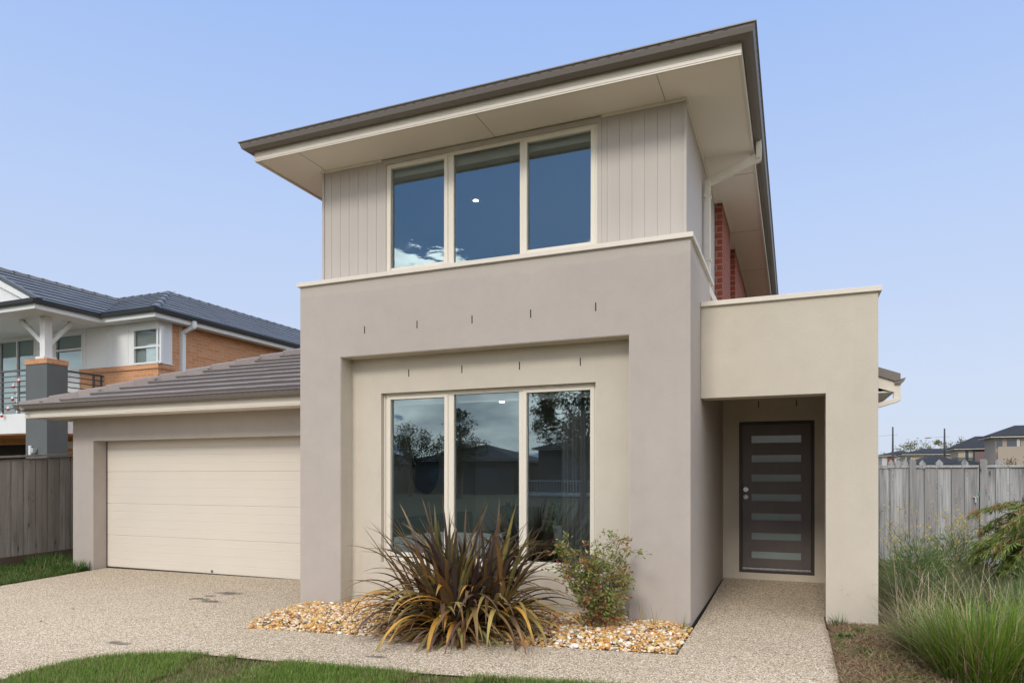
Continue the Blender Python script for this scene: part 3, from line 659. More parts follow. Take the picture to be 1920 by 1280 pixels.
# ------------------------------------------------------------------ vegetation helpers
def blades(base, az, th0, bend, L, w, c0, c1, seg=4, fold=0., power=1.3, tip=.0, prof=None, ymax=None, zmin=None, twist=None, c2=None):
    n = len(base); t = np.linspace(0, 1, seg + 1); th = th0[:, None] + bend[:, None] * t[None] ** power
    st = (L / seg)[:, None]; thm = (th[:, :-1] + th[:, 1:]) / 2
    hx = np.concatenate([np.zeros((n, 1)), np.cumsum(np.sin(thm) * st, 1)], 1); hz = np.concatenate([np.zeros((n, 1)), np.cumsum(np.cos(thm) * st, 1)], 1)
    P = np.stack([base[:, 0:1] + hx * np.cos(az)[:, None], base[:, 1:2] + hx * np.sin(az)[:, None], base[:, 2:3] + hz], 2)
    if prof is None: pr = np.clip(1 - t ** 2.2, 0, 1) * (1 - tip) + tip
    else: pr = prof(t)
    ang = az[:, None] + (0 if twist is None else twist[:, None]) * t[None] + 0 * th
    sd = np.stack([-np.sin(ang), np.cos(ang), np.zeros_like(ang) + 0 * t[None]], 2)
    if twist is not None: sd[:, :, 2] = np.sin(twist)[:, None] * t[None] * .7
    W = (w[:, None] * pr[None] / 2)[:, :, None]
    up = np.stack([-np.cos(th) * np.cos(az)[:, None], -np.cos(th) * np.sin(az)[:, None], np.sin(th)], 2)
    rows = [P - sd * W, P + sd * W] if not fold else [P - sd * W + up * W * fold, P, P + sd * W + up * W * fold]
    V = np.stack(rows, 2); k = len(rows); V = V.reshape(n, -1, 3)
    if ymax is not None: V[:, :, 1] = np.minimum(V[:, :, 1], ymax)
    if zmin is not None: V[:, :, 2] = np.maximum(V[:, :, 2], zmin)
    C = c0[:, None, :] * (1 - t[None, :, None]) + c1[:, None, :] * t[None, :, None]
    if c2 is not None: f = np.clip((t - .8) / .2, 0, 1)[None, :, None]; C = C * (1 - f) + c2[:, None, :] * f
    C = np.repeat(C[:, :, None, :], k, 2).reshape(-1, 3)
    q = []
    for j in range(seg):
        for s in range(k - 1): a = j * k + s; q.append((a, a + 1, a + k + 1, a + k))
    q = np.array(q); F = (np.arange(n)[:, None, None] * ((seg + 1) * k) + q[None]).reshape(-1, 4)
    return V.reshape(-1, 3), F, C
def leaves(cen, direc, L, w, col):
    """one bent diamond per leaf: two triangles as a quad"""
    n = len(cen); d = direc / np.linalg.norm(direc, axis=1, keepdims=True); r = RNG.normal(size=(n, 3)); s = np.cross(d, r); s /= np.linalg.norm(s, axis=1, keepdims=True)
    L = L[:, None]; w = w[:, None]
    V = np.stack([cen, cen + d * L * .45 + s * w / 2, cen + d * L, cen + d * L * .45 - s * w / 2], 1).reshape(-1, 3)
    return V, np.arange(n * 4).reshape(n, 4), np.repeat(col, 4, 0)
def merge(parts):
    V, F, C = [], [], []; o = 0
    for v, f, c in parts: V.append(v); F.append(f + o); C.append(c); o += len(v)
    return np.concatenate(V), np.concatenate(F), np.concatenate(C)
U = lambda a, b, n: RNG.uniform(a, b, n)
def pal(n, cols, p=None, var=.12):
    c = np.array(cols)[RNG.choice(len(cols), n, p=p)]; return np.clip(c * (1 + RNG.normal(0, var, (n, 1))) * (1 + RNG.normal(0, var * .3, (n, 3))), .002, 1)
def inpoly(x, y, poly):
    ins = np.zeros(len(x), bool); j = len(poly) - 1
    for i in range(len(poly)):
        xi, yi = poly[i]; xj, yj = poly[j]
        ins ^= ((yi > y) != (yj > y)) & (x < (xj - xi) * (y - yi) / (yj - yi + 1e-12) + xi); j = i
    return ins
def scatter(n, poly):
    xs = [p[0] for p in poly]; ys = [p[1] for p in poly]; x = U(min(xs), max(xs), n); y = U(min(ys), max(ys), n); k = inpoly(x, y, poly); return x[k], y[k]
GZ = np.vectorize(gz)
def vnoise(x, y, s, seed=0):
    r = np.random.default_rng(seed); f = 0
    for k in range(5): a = r.uniform(0, 2 * pi); q = s * r.uniform(.6, 1.7); f = f + np.sin((x * cos(a) + y * sin(a)) * q + r.uniform(0, 6))
    return f / 5

# lawn in the foreground (uncountable) -----------------------------------------
def grass(name, poly, dens, hmin, hmax, cols, lean=.5, w=(.0025, .0045), drymix=.2):
    n = int(dens * (max(p[0] for p in poly) - min(p[0] for p in poly)) * (max(p[1] for p in poly) - min(p[1] for p in poly)))
    x, y = scatter(n, poly); k = len(x); no = vnoise(x, y, 4.2, 3) + .5 * vnoise(x, y, 11, 4)
    keep = U(0, 1, k) < np.clip(.88 - .74 * (no > .25), .1, 1); x, y, no = x[keep], y[keep], no[keep]; k = len(x)
    base = np.stack([x, y, GZ(x, y) - .012], 1); c = pal(k, cols, var=.2)
    dry = U(0, 1, k) < drymix * (1 + 2.2 * np.clip(no, -.3, 1)); c[dry] = pal(int(dry.sum()), [(.30, .25, .12), (.22, .17, .08), (.36, .32, .17)])
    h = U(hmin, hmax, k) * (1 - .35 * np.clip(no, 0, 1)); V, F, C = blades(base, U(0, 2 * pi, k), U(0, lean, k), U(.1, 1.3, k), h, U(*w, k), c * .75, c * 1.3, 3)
    return tag(np_obj(name, V, F, C, M['grass']), kind='stuff')
lg = [(.12, 4.60)] + [(x, y - .005) for x, y in lawn_edge[1:]] + [(-1.0, 1.2), (2.2, 1.2), (2.2, 3.3), (.35, 4.38)]
lg = [(p[0] + random.uniform(-.01, .01), p[1] + random.uniform(-.03, .02)) for p in lg]
near = [(x, y + .02) for x, y in lawn_edge[1:14]] + [(-5.53, 3.4), (-5.4, 2.9), (-.4, 2.9), (.1, 4.6)]
grass('lawn_grass', near, 21000, .028, .075, [(.13, .235, .032), (.09, .18, .025), (.19, .29, .05), (.16, .22, .045)], drymix=.24)
far = [(-5.4, 2.9), (-5.3, 0), (5, 0), (5, 3.2), (2.2, 3.35), (.3, 4.35), (-.4, 2.9)]
grass('lawn_grass', far, 2600, .03, .075, [(.06, .13, .022), (.045, .105, .02), (.09, .16, .03)], w=(.005, .009))
grass('verge_grass', [(-10.90, 8.0), (-10.47, 6.28), (-10.1, 4.6), (-12.55, 4.6), (-12.55, 8.7), (-11.36, 8.7), (-11.36, 8.0)], 5200, .03, .10, [(.065, .14, .025), (.05, .11, .02), (.10, .17, .035)], w=(.004, .007), drymix=.12)
tall = [(-10.88, 7.97), (-10.86, 7.72), (-11.5, 7.6), (-12.5, 7.9), (-12.5, 8.6), (-11.4, 8.5), (-11.36, 7.97)]
grass('verge_grass', tall, 3200, .10, .26, [(.06, .15, .025), (.05, .12, .02), (.10, .18, .04)], w=(.005, .009), drymix=.15)

# pebbles in the bed (uncountable) ----------------------------------------------
bmt = bmesh.new(); bmesh.ops.create_icosphere(bmt, subdivisions=2, radius=1); IV = np.array([v.co[:] for v in bmt.verts]); IF = np.array([[v.index for v in f.verts] for f in bmt.faces]); bmt.free()
BED = [(-5.43, 6.55), (-5.12, 5.40), (-.885, 5.655), (-.895, 6.66), (-1.49, 6.665), (-1.49, 6.885), (-4.88, 6.885), (-4.88, 6.665), (-5.43, 6.66)]
x, y = scatter(15500, BED); n = len(x)
ede = np.minimum(1, np.minimum((y - (5.40 + (x + 5.1) * .06)) / .35, np.minimum((x + 5.5) / .3, (-.86 - x) / .3)))
zz = GZ(x, y) - .018 + .055 * np.clip(ede, 0, 1) ** .7 + .022 * vnoise(x, y, 3, 9) + U(0, .014, n)
s = np.clip(RNG.lognormal(-4.46, .36, n), .005, .03); big = U(0, 1, n) < .02; s[big] *= 1.6
sc = np.stack([s * U(.9, 1.5, n), s * U(.8, 1.1, n), s * U(.45, .8, n)], 1)
ph = RNG.normal(size=(n, 3, 3)); low = np.einsum('nij,kj->nki', ph, IV); V = IV[None] * (1 + .16 * np.sin(low[:, :, 0:1] * 1.3) + .10 * np.sin(low[:, :, 1:2] * 2.1)) * sc[:, None]
a = U(0, 2 * pi, n); tl = RNG.normal(0, .35, n); ca, sa, ct, st_ = np.cos(a), np.sin(a), np.cos(tl), np.sin(tl)
X = V[:, :, 0] * ct[:, None] + V[:, :, 2] * st_[:, None]; Z = -V[:, :, 0] * st_[:, None] + V[:, :, 2] * ct[:, None]; Y = V[:, :, 1]
V = np.stack([X * ca[:, None] - Y * sa[:, None] + x[:, None], X * sa[:, None] + Y * ca[:, None] + y[:, None], Z + zz[:, None]], 2)
pc = pal(n, [(.64, .34, .10), (.72, .47, .17), (.76, .58, .31), (.78, .67, .50), (.86, .84, .78), (.46, .23, .09), (.25, .15, .09), (.24, .22, .20), (.52, .23, .06), (.44, .36, .26)], [.17, .18, .16, .12, .10, .08, .04, .03, .08, .04], .1)
F = (np.arange(n)[:, None, None] * len(IV) + IF[None]).reshape(-1, 3)
tag(np_obj('pebble_bed', V.reshape(-1, 3), F, np.repeat(pc, len(IF), 0), M['pebble'], smooth=True), kind='stuff')

# New Zealand flax ---------------------------------------------------------------
def flax(cx, cy, label):
    t = thing('flax_plant', (cx, cy, gz(cx, cy)), label, 'flax plant'); z0 = gz(cx, cy) - .01
    FX = np.array([0, .22, -.24, .10, -.12, .36, -.36, .05, -.05]); FY = np.array([0, .05, .04, -.16, -.14, -.06, -.05, .15, -.22])
    def grp(name, n, th, bd, L, w, cols, p, tipc, seed_r=.16, power=1.6, twist=.28):
        fan = RNG.integers(0, 9, n); fx = FX[fan]; fy = FY[fan]; az = U(0, 2 * pi, n); az = np.where(np.sin(az) > .2, az * U(.0, 1, n) * 0 + U(pi, 2 * pi, n) * (U(0, 1, n) < .35) + az * 1.0 * (U(0, 1, n) >= .35), az)
        base = np.stack([cx + fx + RNG.normal(0, .05, n), cy + fy + RNG.normal(0, .04, n), np.full(n, z0)], 1)
        az2 = np.arctan2(np.sin(az) + fy * 3.2, np.cos(az) + fx * 3.2) + RNG.normal(0, .3, n); ln = U(*L, n) * np.where(np.sin(az2) > .35, .86, 1); c = pal(n, cols, p, .16)
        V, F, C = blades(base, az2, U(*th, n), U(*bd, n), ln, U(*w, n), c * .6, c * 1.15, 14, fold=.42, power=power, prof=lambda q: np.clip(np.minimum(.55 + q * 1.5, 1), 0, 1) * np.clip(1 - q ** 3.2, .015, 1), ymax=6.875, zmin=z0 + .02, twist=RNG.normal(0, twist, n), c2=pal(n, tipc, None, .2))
        np_obj(name, V, F, C, M['flax'], t, smooth=False)
    P1 = [(.075, .050, .045), (.12, .085, .070), (.17, .145, .055), (.27, .23, .08), (.24, .13, .055)]
    tips = [(.25, .15, .06), (.12, .08, .05), (.33, .25, .13)]
    grp('upright_leaf_fan', 190, (.0, .50), (.1, 1.5), (.95, 1.38), (.038, .060), P1, [.26, .26, .17, .14, .17], tips)
    grp('arching_leaf_fan', 170, (.2, .85), (1.3, 2.6), (.78, 1.14), (.040, .064), [(.30, .23, .07), (.42, .32, .10), (.24, .14, .06), (.60, .31, .06), (.13, .08, .055)], [.22, .2, .2, .16, .22], tips, power=1.5)
    grp('drooping_leaf_fan', 170, (.7, 1.2), (.9, 1.7), (.50, .80), (.036, .058), [(.20, .19, .065), (.36, .19, .07), (.14, .095, .075), (.56, .34, .10), (.27, .25, .10)], [.22, .25, .2, .18, .15], tips, .24, power=1.2)
    grp('dead_leaf_skirt', 190, (1.0, 1.4), (.4, .95), (.42, .80), (.014, .032), [(.32, .17, .085), (.42, .26, .12), (.18, .11, .07), (.52, .38, .22)], [.35, .25, .25, .15], [(.2, .12, .07)], .26, power=1.)
    grp('dry_leaf', 16, (.1, .6), (.5, 1.6), (.9, 1.2), (.010, .02), [(.55, .42, .24), (.62, .50, .32)], None, [(.5, .4, .25)])
    return t
flax(-2.93, 5.93, 'large bronze and olive flax with arching sword leaves in the pebble bed')

# nandina -------------------------------------------------------------------------
def nandina(cx, cy):
    z0 = gz(cx, cy); t = thing('nandina_shrub', (cx, cy, z0), 'slender red and green leafed shrub in the pebbles right of the flax', 'shrub')
    stems = MB(); cen, dr, cl, sz = [], [], [], []
    for k in range(18):
        a = random.uniform(0, 2 * pi); lean = random.uniform(.02, .40); h = random.uniform(.52, .88)
        pts = []; p = Vector((cx + .05 * cos(a), cy + .05 * sin(a), z0)); d = Vector((sin(lean) * cos(a) * .8, sin(lean) * sin(a) * .6, cos(lean)))
        for j in range(7): pts.append(tuple(p)); p = p + d * h / 6; d = (d + Vector((cos(a), sin(a) * .6, 0)) * (.03 + .015 * j) + Vector(RNG.normal(0, .03, 3))).normalized()
        stems.tube(pts, [.0065 - .0007 * j for j in range(7)], 6)
        for q in range(15):
            f = .16 + .84 * (q / 14) ** .85; i = min(5, int(f * 6)); u = f * 6 - i; o = Vector(pts[i]).lerp(Vector(pts[i + 1]), u)
            ang = random.uniform(0, 2 * pi); el = random.uniform(-.1, .75); bd = Vector((cos(ang) * cos(el), sin(ang) * cos(el) * .75, sin(el))); bl = random.uniform(.10, .22) * (.55 + .85 * f)
            if random.random() < .12: bl *= 1.35
            e = o + bd * bl; mid = o.lerp(e, .5) + Vector((0, 0, .02)); e.z -= .02; stems.tube([o, mid, e], [.0024, .0018, .001], 4, False)
            red = random.random() < (.75 if f < .3 else .34 if f < .8 else .25)
            for w in range(19):
                v = random.uniform(.35, 1.05); c = o.lerp(e, v) + Vector(RNG.normal(0, .022, 3)); cen.append(tuple(c)); dd = bd + Vector(RNG.normal(0, .75, 3)) + Vector((0, 0, -.15)); dr.append(tuple(dd))
                sz.append(random.uniform(.030, .054))
                cl.append(random.choice([(.34, .11, .05), (.36, .16, .07), (.26, .06, .045), (.42, .24, .09)]) if random.random() < (.62 if red else .08) else random.choice([(.17, .23, .04), (.24, .28, .06), (.11, .18, .03), (.32, .32, .10)]))
    for w in range(150):
        a = random.uniform(0, 2 * pi); r = random.uniform(.02, .20); cen.append((cx - .03 + r * cos(a), cy - .06 + r * sin(a) * .7, z0 + random.uniform(.04, .17))); dr.append((cos(a), sin(a), random.uniform(-.5, .5))); sz.append(random.uniform(.02, .038)); cl.append(random.choice([(.30, .03, .03), (.38, .08, .04), (.22, .03, .03)]))
    obj('stem_cluster', stems, M['bark'], t, recalc=False)
    cen, dr, sz, cl = map(np.array, (cen, dr, sz, cl)); V, F, C = leaves(cen, dr, sz, sz * .38, cl); V[:, 1] = np.minimum(V[:, 1], 6.885)
    np_obj('foliage', V, F, C, M['leaf'], t)
nandina(-1.68, 6.30)
def sprig(x, y, n, h, label, cols=((.20, .24, .10), (.30, .27, .14)), lean=(.0, .35), w=.008, name='grass_weed', group=None, bend=(.1, .7)):
    base = np.stack([x + RNG.normal(0, .012, n), y + RNG.normal(0, .01, n), np.full(n, gz(x, y))], 1); c = pal(n, list(cols), None, .15)
    V, F, C = blades(base, U(0, 2 * pi, n), U(*lean, n), U(*bend, n), U(h * .55, h, n), np.full(n, w), c * .8, c, 6)
    V[:, 1] = np.minimum(V[:, 1], 6.66 if x < -.9 else 99); return tag(np_obj(name, V, F, C, M['leafdull']), label, 'weed', group)
sprig(-1.33, 6.50, 3, .47, 'tallest thin grass weed standing in the pebbles right of the red shrub', lean=(0, .12))
sprig(-1.20, 6.47, 6, .36, 'wispy grass weed with arching blades before the taupe pier')
sprig(-.97, 6.52, 5, .20, 'short grass weed in the pebble bed corner by the path')
def weed(x, y, r, n, label, cols=((.07, .15, .03), (.10, .19, .045)), h=.05, group=None, L=.035):
    a = U(0, 2 * pi, n); q = np.sqrt(U(0, 1, n)) * r; cen = np.stack([x + q * np.cos(a), y + q * np.sin(a), gz(x, y) + U(0, h, n)], 1)
    d = np.stack([np.cos(a), np.sin(a), U(-.1, 1.0, n)], 1); V, F, C = leaves(cen, d, U(L * .6, L, n), U(L * .3, L * .5, n), pal(n, list(cols), None, .15)); return tag(np_obj('leafy_weed', V, F, C, M['leaf']), label, 'weed', group)
weed(-.925, 6.60, .03, 70, 'tiny green weed at the foot of the taupe corner', h=.06, L=.02)
weed(-4.25, 5.72, .035, 90, 'tiny green weed among the pebbles left of the flax', h=.04, L=.025)

# right-hand garden ---------------------------------------------------------------
GP_ = [(.33, 4.5), (2.2, 3.5), (5.5, 3.3), (5.5, 13.2), (.8, 13.2), (.8, 7.4), (.31, 7.40)]
x, y = scatter(26000, GP_); n = len(x); k = U(0, 1, n) < np.where(y < 7.6, 1, .45); x, y = x[k], y[k]; n = len(x)
V, F, C = blades(np.stack([x, y, GZ(x, y) + U(-.01, .02, n)], 1), U(0, 2 * pi, n), U(1.15, 1.6, n), U(-.2, .35, n), U(.04, .16, n), U(.0025, .006, n), pal(n, [(.30, .22, .13), (.20, .13, .075), (.38, .30, .18), (.14, .09, .055)]), pal(n, [(.36, .28, .16), (.16, .10, .06)]), 3)
P_ = (V, F, C); x, y = scatter(30000, [(.32, 4.5), (1.5, 4.2), (1.5, 7.4), (.32, 7.42)]); n = len(x)
P2 = blades(np.stack([x, y, GZ(x, y) + U(-.01, .025, n)], 1), U(0, 2 * pi, n), U(1.1, 1.6, n), U(-.2, .4, n), U(.03, .13, n), U(.003, .007, n), pal(n, [(.38, .28, .17), (.26, .17, .10), (.46, .37, .23), (.17, .11, .065), (.34, .20, .11)]), pal(n, [(.42, .33, .2), (.2, .13, .08)]), 3)
V, F, C = merge([P_, P2]); tag(np_obj('straw_mulch', V, F, C, M['straw']), kind='stuff')
x, y = scatter(15000, [(.33, 5.0), (1.0, 4.6), (1.0, 7.4), (.33, 7.4)]); n = len(x); k = vnoise(x, y, 7, 21) > .02; x, y = x[k], y[k]; n = len(x); a = U(0, 2 * pi, n)
V, F, C = leaves(np.stack([x, y, GZ(x, y) + U(0, .025, n)], 1), np.stack([np.cos(a), np.sin(a), U(0, .8, n)], 1), U(.008, .024, n), U(.005, .012, n), pal(n, [(.12, .22, .04), (.18, .26, .06), (.16, .16, .06)]))
tag(np_obj('ground_weeds', V, F, C, M['leaf']), kind='stuff')
x, y = scatter(16000, [(1.2, 9.5), (5.4, 8.5), (5.4, 13.1), (1.0, 13.1)]); n = len(x); c = pal(n, [(.11, .14, .04), (.20, .18, .08), (.28, .24, .12)])
V, F, C = blades(np.stack([x, y, GZ(x, y) - .01], 1), U(0, 2 * pi, n), U(0, .6, n), U(.2, 1.2, n), U(.05, .20, n), U(.004, .008, n), c * .7, c, 3); tag(np_obj('rough_grass', V, F, C, M['grass']), kind='stuff')
weed(.42, 6.72, .045, 90, 'low bright green weed beside the path below the portico column', h=.05, L=.045)
weed(.56, 7.05, .04, 80, 'small green clover weed in front of the portico column', h=.04)
weed(.52, 6.25, .045, 90, 'flat green weed in the dry mulch beside the path', h=.03)
def tuft(x, y, n, h, w, label, cols, lean=(.02, .6), bend=(.2, 1.0), r=.06, group=None, cat='grass tuft', name='grass_tuft', dry=0., mats='leaf', seg=7):
    a = U(0, 2 * pi, n); q = np.sqrt(U(0, 1, n)) * r; z = gz(x, y) - .01; base = np.stack([x + q * np.cos(a), y + q * np.sin(a), np.full(n, z)], 1)
    c = pal(n, list(cols), None, .18); dd = U(0, 1, n) < dry; c[dd] = pal(int(dd.sum()), [(.42, .33, .18), (.52, .44, .28), (.30, .21, .11)])
    V, F, C = blades(base, a + RNG.normal(0, .5, n), U(*lean, n), U(*bend, n), U(h * .6, h, n), U(w * .6, w, n), c * .65, c * 1.1, seg)
    return tag(np_obj(name, V, F, C, M[mats]), label, cat, group)
tuft(.40, 7.32, 26, .16, .010, 'small broad-bladed grass tuft at the column foot beside the path', [(.07, .13, .04), (.10, .17, .06)], r=.07)
G1 = [(.12, .23, .018), (.16, .27, .025), (.08, .165, .015), (.22, .28, .045)]
tuft(1.22, 5.72, 1500, .74, .008, 'large green rush clump with dense upright blades at the front of the side garden', G1, (0, .75), (.0, 1.1), .26, cat='rush clump', name='rush_clump', dry=.16)
tuft(1.86, 6.20, 1500, .70, .008, 'green rush clump with brown seed tips at the right edge of the garden', G1, (0, .78), (.0, 1.1), .28, cat='rush clump', name='rush_clump', dry=.16)
tuft(1.02, 6.45, 900, .62, .005, 'loose straw-toned rush clump leaning over the mulch', [(.16, .17, .06), (.26, .23, .10), (.10, .13, .04)], (.05, .85), (.2, 1.1), .20, cat='rush clump', name='rush_clump', dry=.45)
tuft(1.22, 7.75, 1300, .74, .005, 'grey-green grass clump just behind the portico column', [(.09, .14, .06), (.12, .17, .075), (.17, .19, .09)], (.02, .8), (.1, 1.0), .25, cat='grass clump', name='grass_clump', dry=.28)
tuft(1.55, 8.85, 1300, .72, .006, 'tall grey-green grass clump in front of the timber side gate', [(.09, .15, .06), (.13, .18, .08), (.16, .19, .09)], (.02, .75), (.1, .9), .3, cat='grass clump', name='grass_clump', dry=.25)
tuft(1.95, 7.55, 1500, .66, .006, 'wide green grass clump between the rushes and the drooping shrub', [(.08, .14, .04), (.11, .17, .05), (.15, .18, .07)], (.02, .8), (.1, 1.0), .32, cat='grass clump', name='grass_clump', dry=.2)
def feathery(x, y, r, h, n, label, cols):
    a = U(0, 2 * pi, n); q = np.sqrt(U(0, 1, n)) * r; zz_ = h * (1 - (q / r) ** 2 * .6) * U(.1, 1, n) ** .7; cen = np.stack([x + q * np.cos(a), y + q * np.sin(a), gz(x, y) + zz_], 1)
    k = RNG.integers(0, 60, n); off = RNG.normal(0, .06, (60, 3))[k]; V, F, C = leaves(cen + off, np.stack([np.cos(a) * .6, np.sin(a) * .6, U(.3, 1.2, n)], 1) + RNG.normal(0, .3, (n, 3)), U(.05, .11, n), U(.005, .010, n), np.clip(pal(n, cols) * U(.6, 1.3, 60)[k][:, None], 0, 1)); tag(np_obj('feathery_weed', V, F, C, M['leaf']), label, 'weed')
feathery(1.18, 8.15, .34, .82, 4200, 'feathery green weed right behind the portico column', [(.09, .17, .045), (.13, .22, .06), (.18, .22, .08)])
feathery(1.72, 9.1, .40, .85, 4500, 'feathery grey-green weed in front of the side gate', [(.10, .18, .05), (.15, .22, .07), (.22, .24, .10)])
feathery(2.30, 8.2, .32, .62, 3200, 'low feathery weed beneath the drooping shrub', [(.10, .17, .05), (.15, .21, .07)])
tuft(2.55, 8.6, 1200, .55, .007, 'green grass clump under the drooping shrub', [(.08, .14, .04), (.11, .17, .05)], (.05, .9), (.2, 1.0), .35, cat='grass clump', name='grass_clump', dry=.2)
# pale seed stalks rising out of the rushes
def stalks(x, y, n, h, label, r=.15, lean=(.1, .9)):
    a = U(0, 2 * pi, n); base = np.stack([x + RNG.normal(0, r, n), y + RNG.normal(0, r, n), np.full(n, gz(x, y))], 1); c = pal(n, [(.60, .54, .40), (.52, .42, .27), (.66, .62, .50)])
    V, F, C = blades(base, a, U(*lean, n), U(.05, .6, n), U(h * .7, h, n), U(.0025, .004, n), c, c, 6, tip=.5)
    tip = V.reshape(n, -1, 3)[:, -1]; m = 5; cen = np.repeat(tip, m, 0) + RNG.normal(0, .012, (n * m, 3)); L_ = leaves(cen, RNG.normal(size=(n * m, 3)) + np.array([0, 0, .5]), U(.008, .02, n * m), U(.003, .006, n * m), pal(n * m, [(.22, .12, .06), (.45, .35, .2)]))
    V, F, C = merge([(V, F, C), L_]); tag(np_obj('seed_stalks', V, F, C, M['straw']), label, 'seed stalks')
stalks(1.30, 6.35, 60, .95, 'spray of pale dry seed stalks rising from the rushes')
stalks(1.02, 7.35, 34, .80, 'thin dry seed stalks leaning across the portico column', .10, (.2, 1.0))
def flower_weed(x, y, h, n, label):
    z = gz(x, y); t = thing('flowering_weed', (x, y, z), label, 'weed', 'yellow flowering weeds in front of the side fence')
    st = MB(); fc, fd, lc, ld = [], [], [], []
    for k in range(n):
        a = random.uniform(0, 2 * pi); d = Vector((cos(a) * random.uniform(.05, .45), sin(a) * .3, 1)).normalized(); p = Vector((x + random.gauss(0, .05), y + random.gauss(0, .05), z)); pts = [tuple(p)]; hh = h * random.uniform(.7, 1)
        for j in range(6):
            p = p + d * hh / 6; d = (d + Vector(RNG.normal(0, .09, 3))).normalized(); pts.append(tuple(p))
            if j > 1:
                for s in range(3): e = p + Vector(RNG.normal(0, .055, 3)) + Vector((0, 0, .05)); st.tube([p, e], [.0016, .001], 3, False); (fc if random.random() < .2 + .1 * j else lc).append(tuple(e))
            for s in range(4): lc.append(tuple(p + Vector(RNG.normal(0, .012, 3))))
        st.tube(pts, [.003] * 5 + [.002, .0012], 4, False); fc.append(pts[-1])
    obj('stem', st, paint('weed_stem', (.28, .24, .12), .8), t, recalc=False)
    fc = np.repeat(np.array(fc), 4, 0); m = len(fc); V, F, C = leaves(fc, RNG.normal(size=(m, 3)) + np.array([0, -.3, .4]), U(.012, .02, m), U(.010, .016, m), pal(m, [(.80, .66, .05), (.72, .60, .08)], None, .08)); np_obj('flower_heads', V, F, C, M['leaf'], t)['kind'] = 'stuff'
    lc = np.array(lc); m = len(lc); V, F, C = leaves(lc, RNG.normal(size=(m, 3)), U(.015, .04, m), U(.004, .01, m), pal(m, [(.14, .18, .07), (.30, .24, .14), (.36, .24, .16)])); np_obj('leaf_spray', V, F, C, M['leafdull'], t)['kind'] = 'stuff'
flower_weed(1.12, 8.7, 1.02, 9, 'yellow flowering weed closest to the portico column')
flower_weed(1.50, 9.7, 1.18, 10, 'tallest yellow flowering weed in front of the left gate post')
flower_weed(1.86, 10.2, 1.08, 9, 'yellow flowering weed in front of the middle of the gate')
flower_weed(2.28, 10.7, 1.05, 7, 'sparse yellow flowering weed beside the drooping shrub')

def weeping_shrub(cx, cy, label):
    t = thing('weeping_shrub', (cx, cy, gz(cx, cy)), label, 'shrub'); wd = MB(); cen, dr, cl, sz = [], [], [], []
    wd.tube([(cx, cy, gz(cx, cy) - .05), (cx - .03, cy, .4), (cx - .1, cy + .02, .85)], [.03, .024, .018], 8)
    for k in range(110):
        a = random.uniform(0, 2 * pi) if k > 62 else random.uniform(pi * .72, pi * 1.35); up = random.uniform(.15, .9); z = random.uniform(.30, 1.05); p = Vector((cx - .05, cy, z)); d = Vector((cos(a), sin(a) * .8, up)).normalized(); L = random.uniform(.5, .98) * (1 if z > .5 else .75); pts = [tuple(p)]
        for j in range(9):
            p = p + d * L / 9; d = (d + Vector((0, 0, -.16)) + Vector(RNG.normal(0, .035, 3))).normalized(); pts.append(tuple(p))
            for s in range(24):
                q = p - d * random.uniform(0, L / 9) + Vector(RNG.normal(0, .01, 3)); cen.append(tuple(q)); out = Vector(RNG.normal(0, .55, 3)) + d * .75 + Vector((0, 0, -.75)); dr.append(tuple(out)); sz.append(random.uniform(.055, .11))
                f = j / 9; r = random.random()
                cl.append(random.choice([(.34, .14, .07), (.40, .20, .09), (.28, .15, .07)]) if r < .10 + .30 * f * (z > .75) else random.choice([(.13, .22, .03), (.18, .27, .045), (.09, .16, .025), (.26, .30, .08)]))
        wd.tube(pts, [.008 - .0007 * j for j in range(10)], 5, False)
    obj('branch_frame', wd, M['bark'], t, recalc=False)
    cen, dr, sz, cl = map(np.array, (cen, dr, sz, cl)); V, F, C = leaves(cen, dr, sz, sz * .14, cl); np_obj('foliage', V, F, C, M['leaf'], t)
weeping_shrub(2.70, 8.95, 'drooping shrub with narrow red-tipped leaves at the right edge before the fence')

b = MB(); b.tube([(-6.98, 6.42, -.09), (-6.93, 6.46, -.087), (-6.86, 6.52, -.088)], [.005, .007, .004], 6); tag(obj('twig', b, M['bark']), 'short brown twig lying on the driveway', 'twig')
def dead_leaf(x, y, label):
    b = MB(); z = gz(x, y) + .002; b.face([(x, y, z), (x + .02, y + .012, z + .012), (x + .045, y + .01, z + .004), (x + .02, y - .01, z + .006)]); tag(obj('fallen_leaf', b, M['bark']), label, 'leaf', 'dead leaves on the driveway')
dead_leaf(-7.75, 5.45, 'dark curled leaf on the driveway nearest the garage door middle'); dead_leaf(-7.4, 4.85, 'small brown leaf on the left part of the driveway')

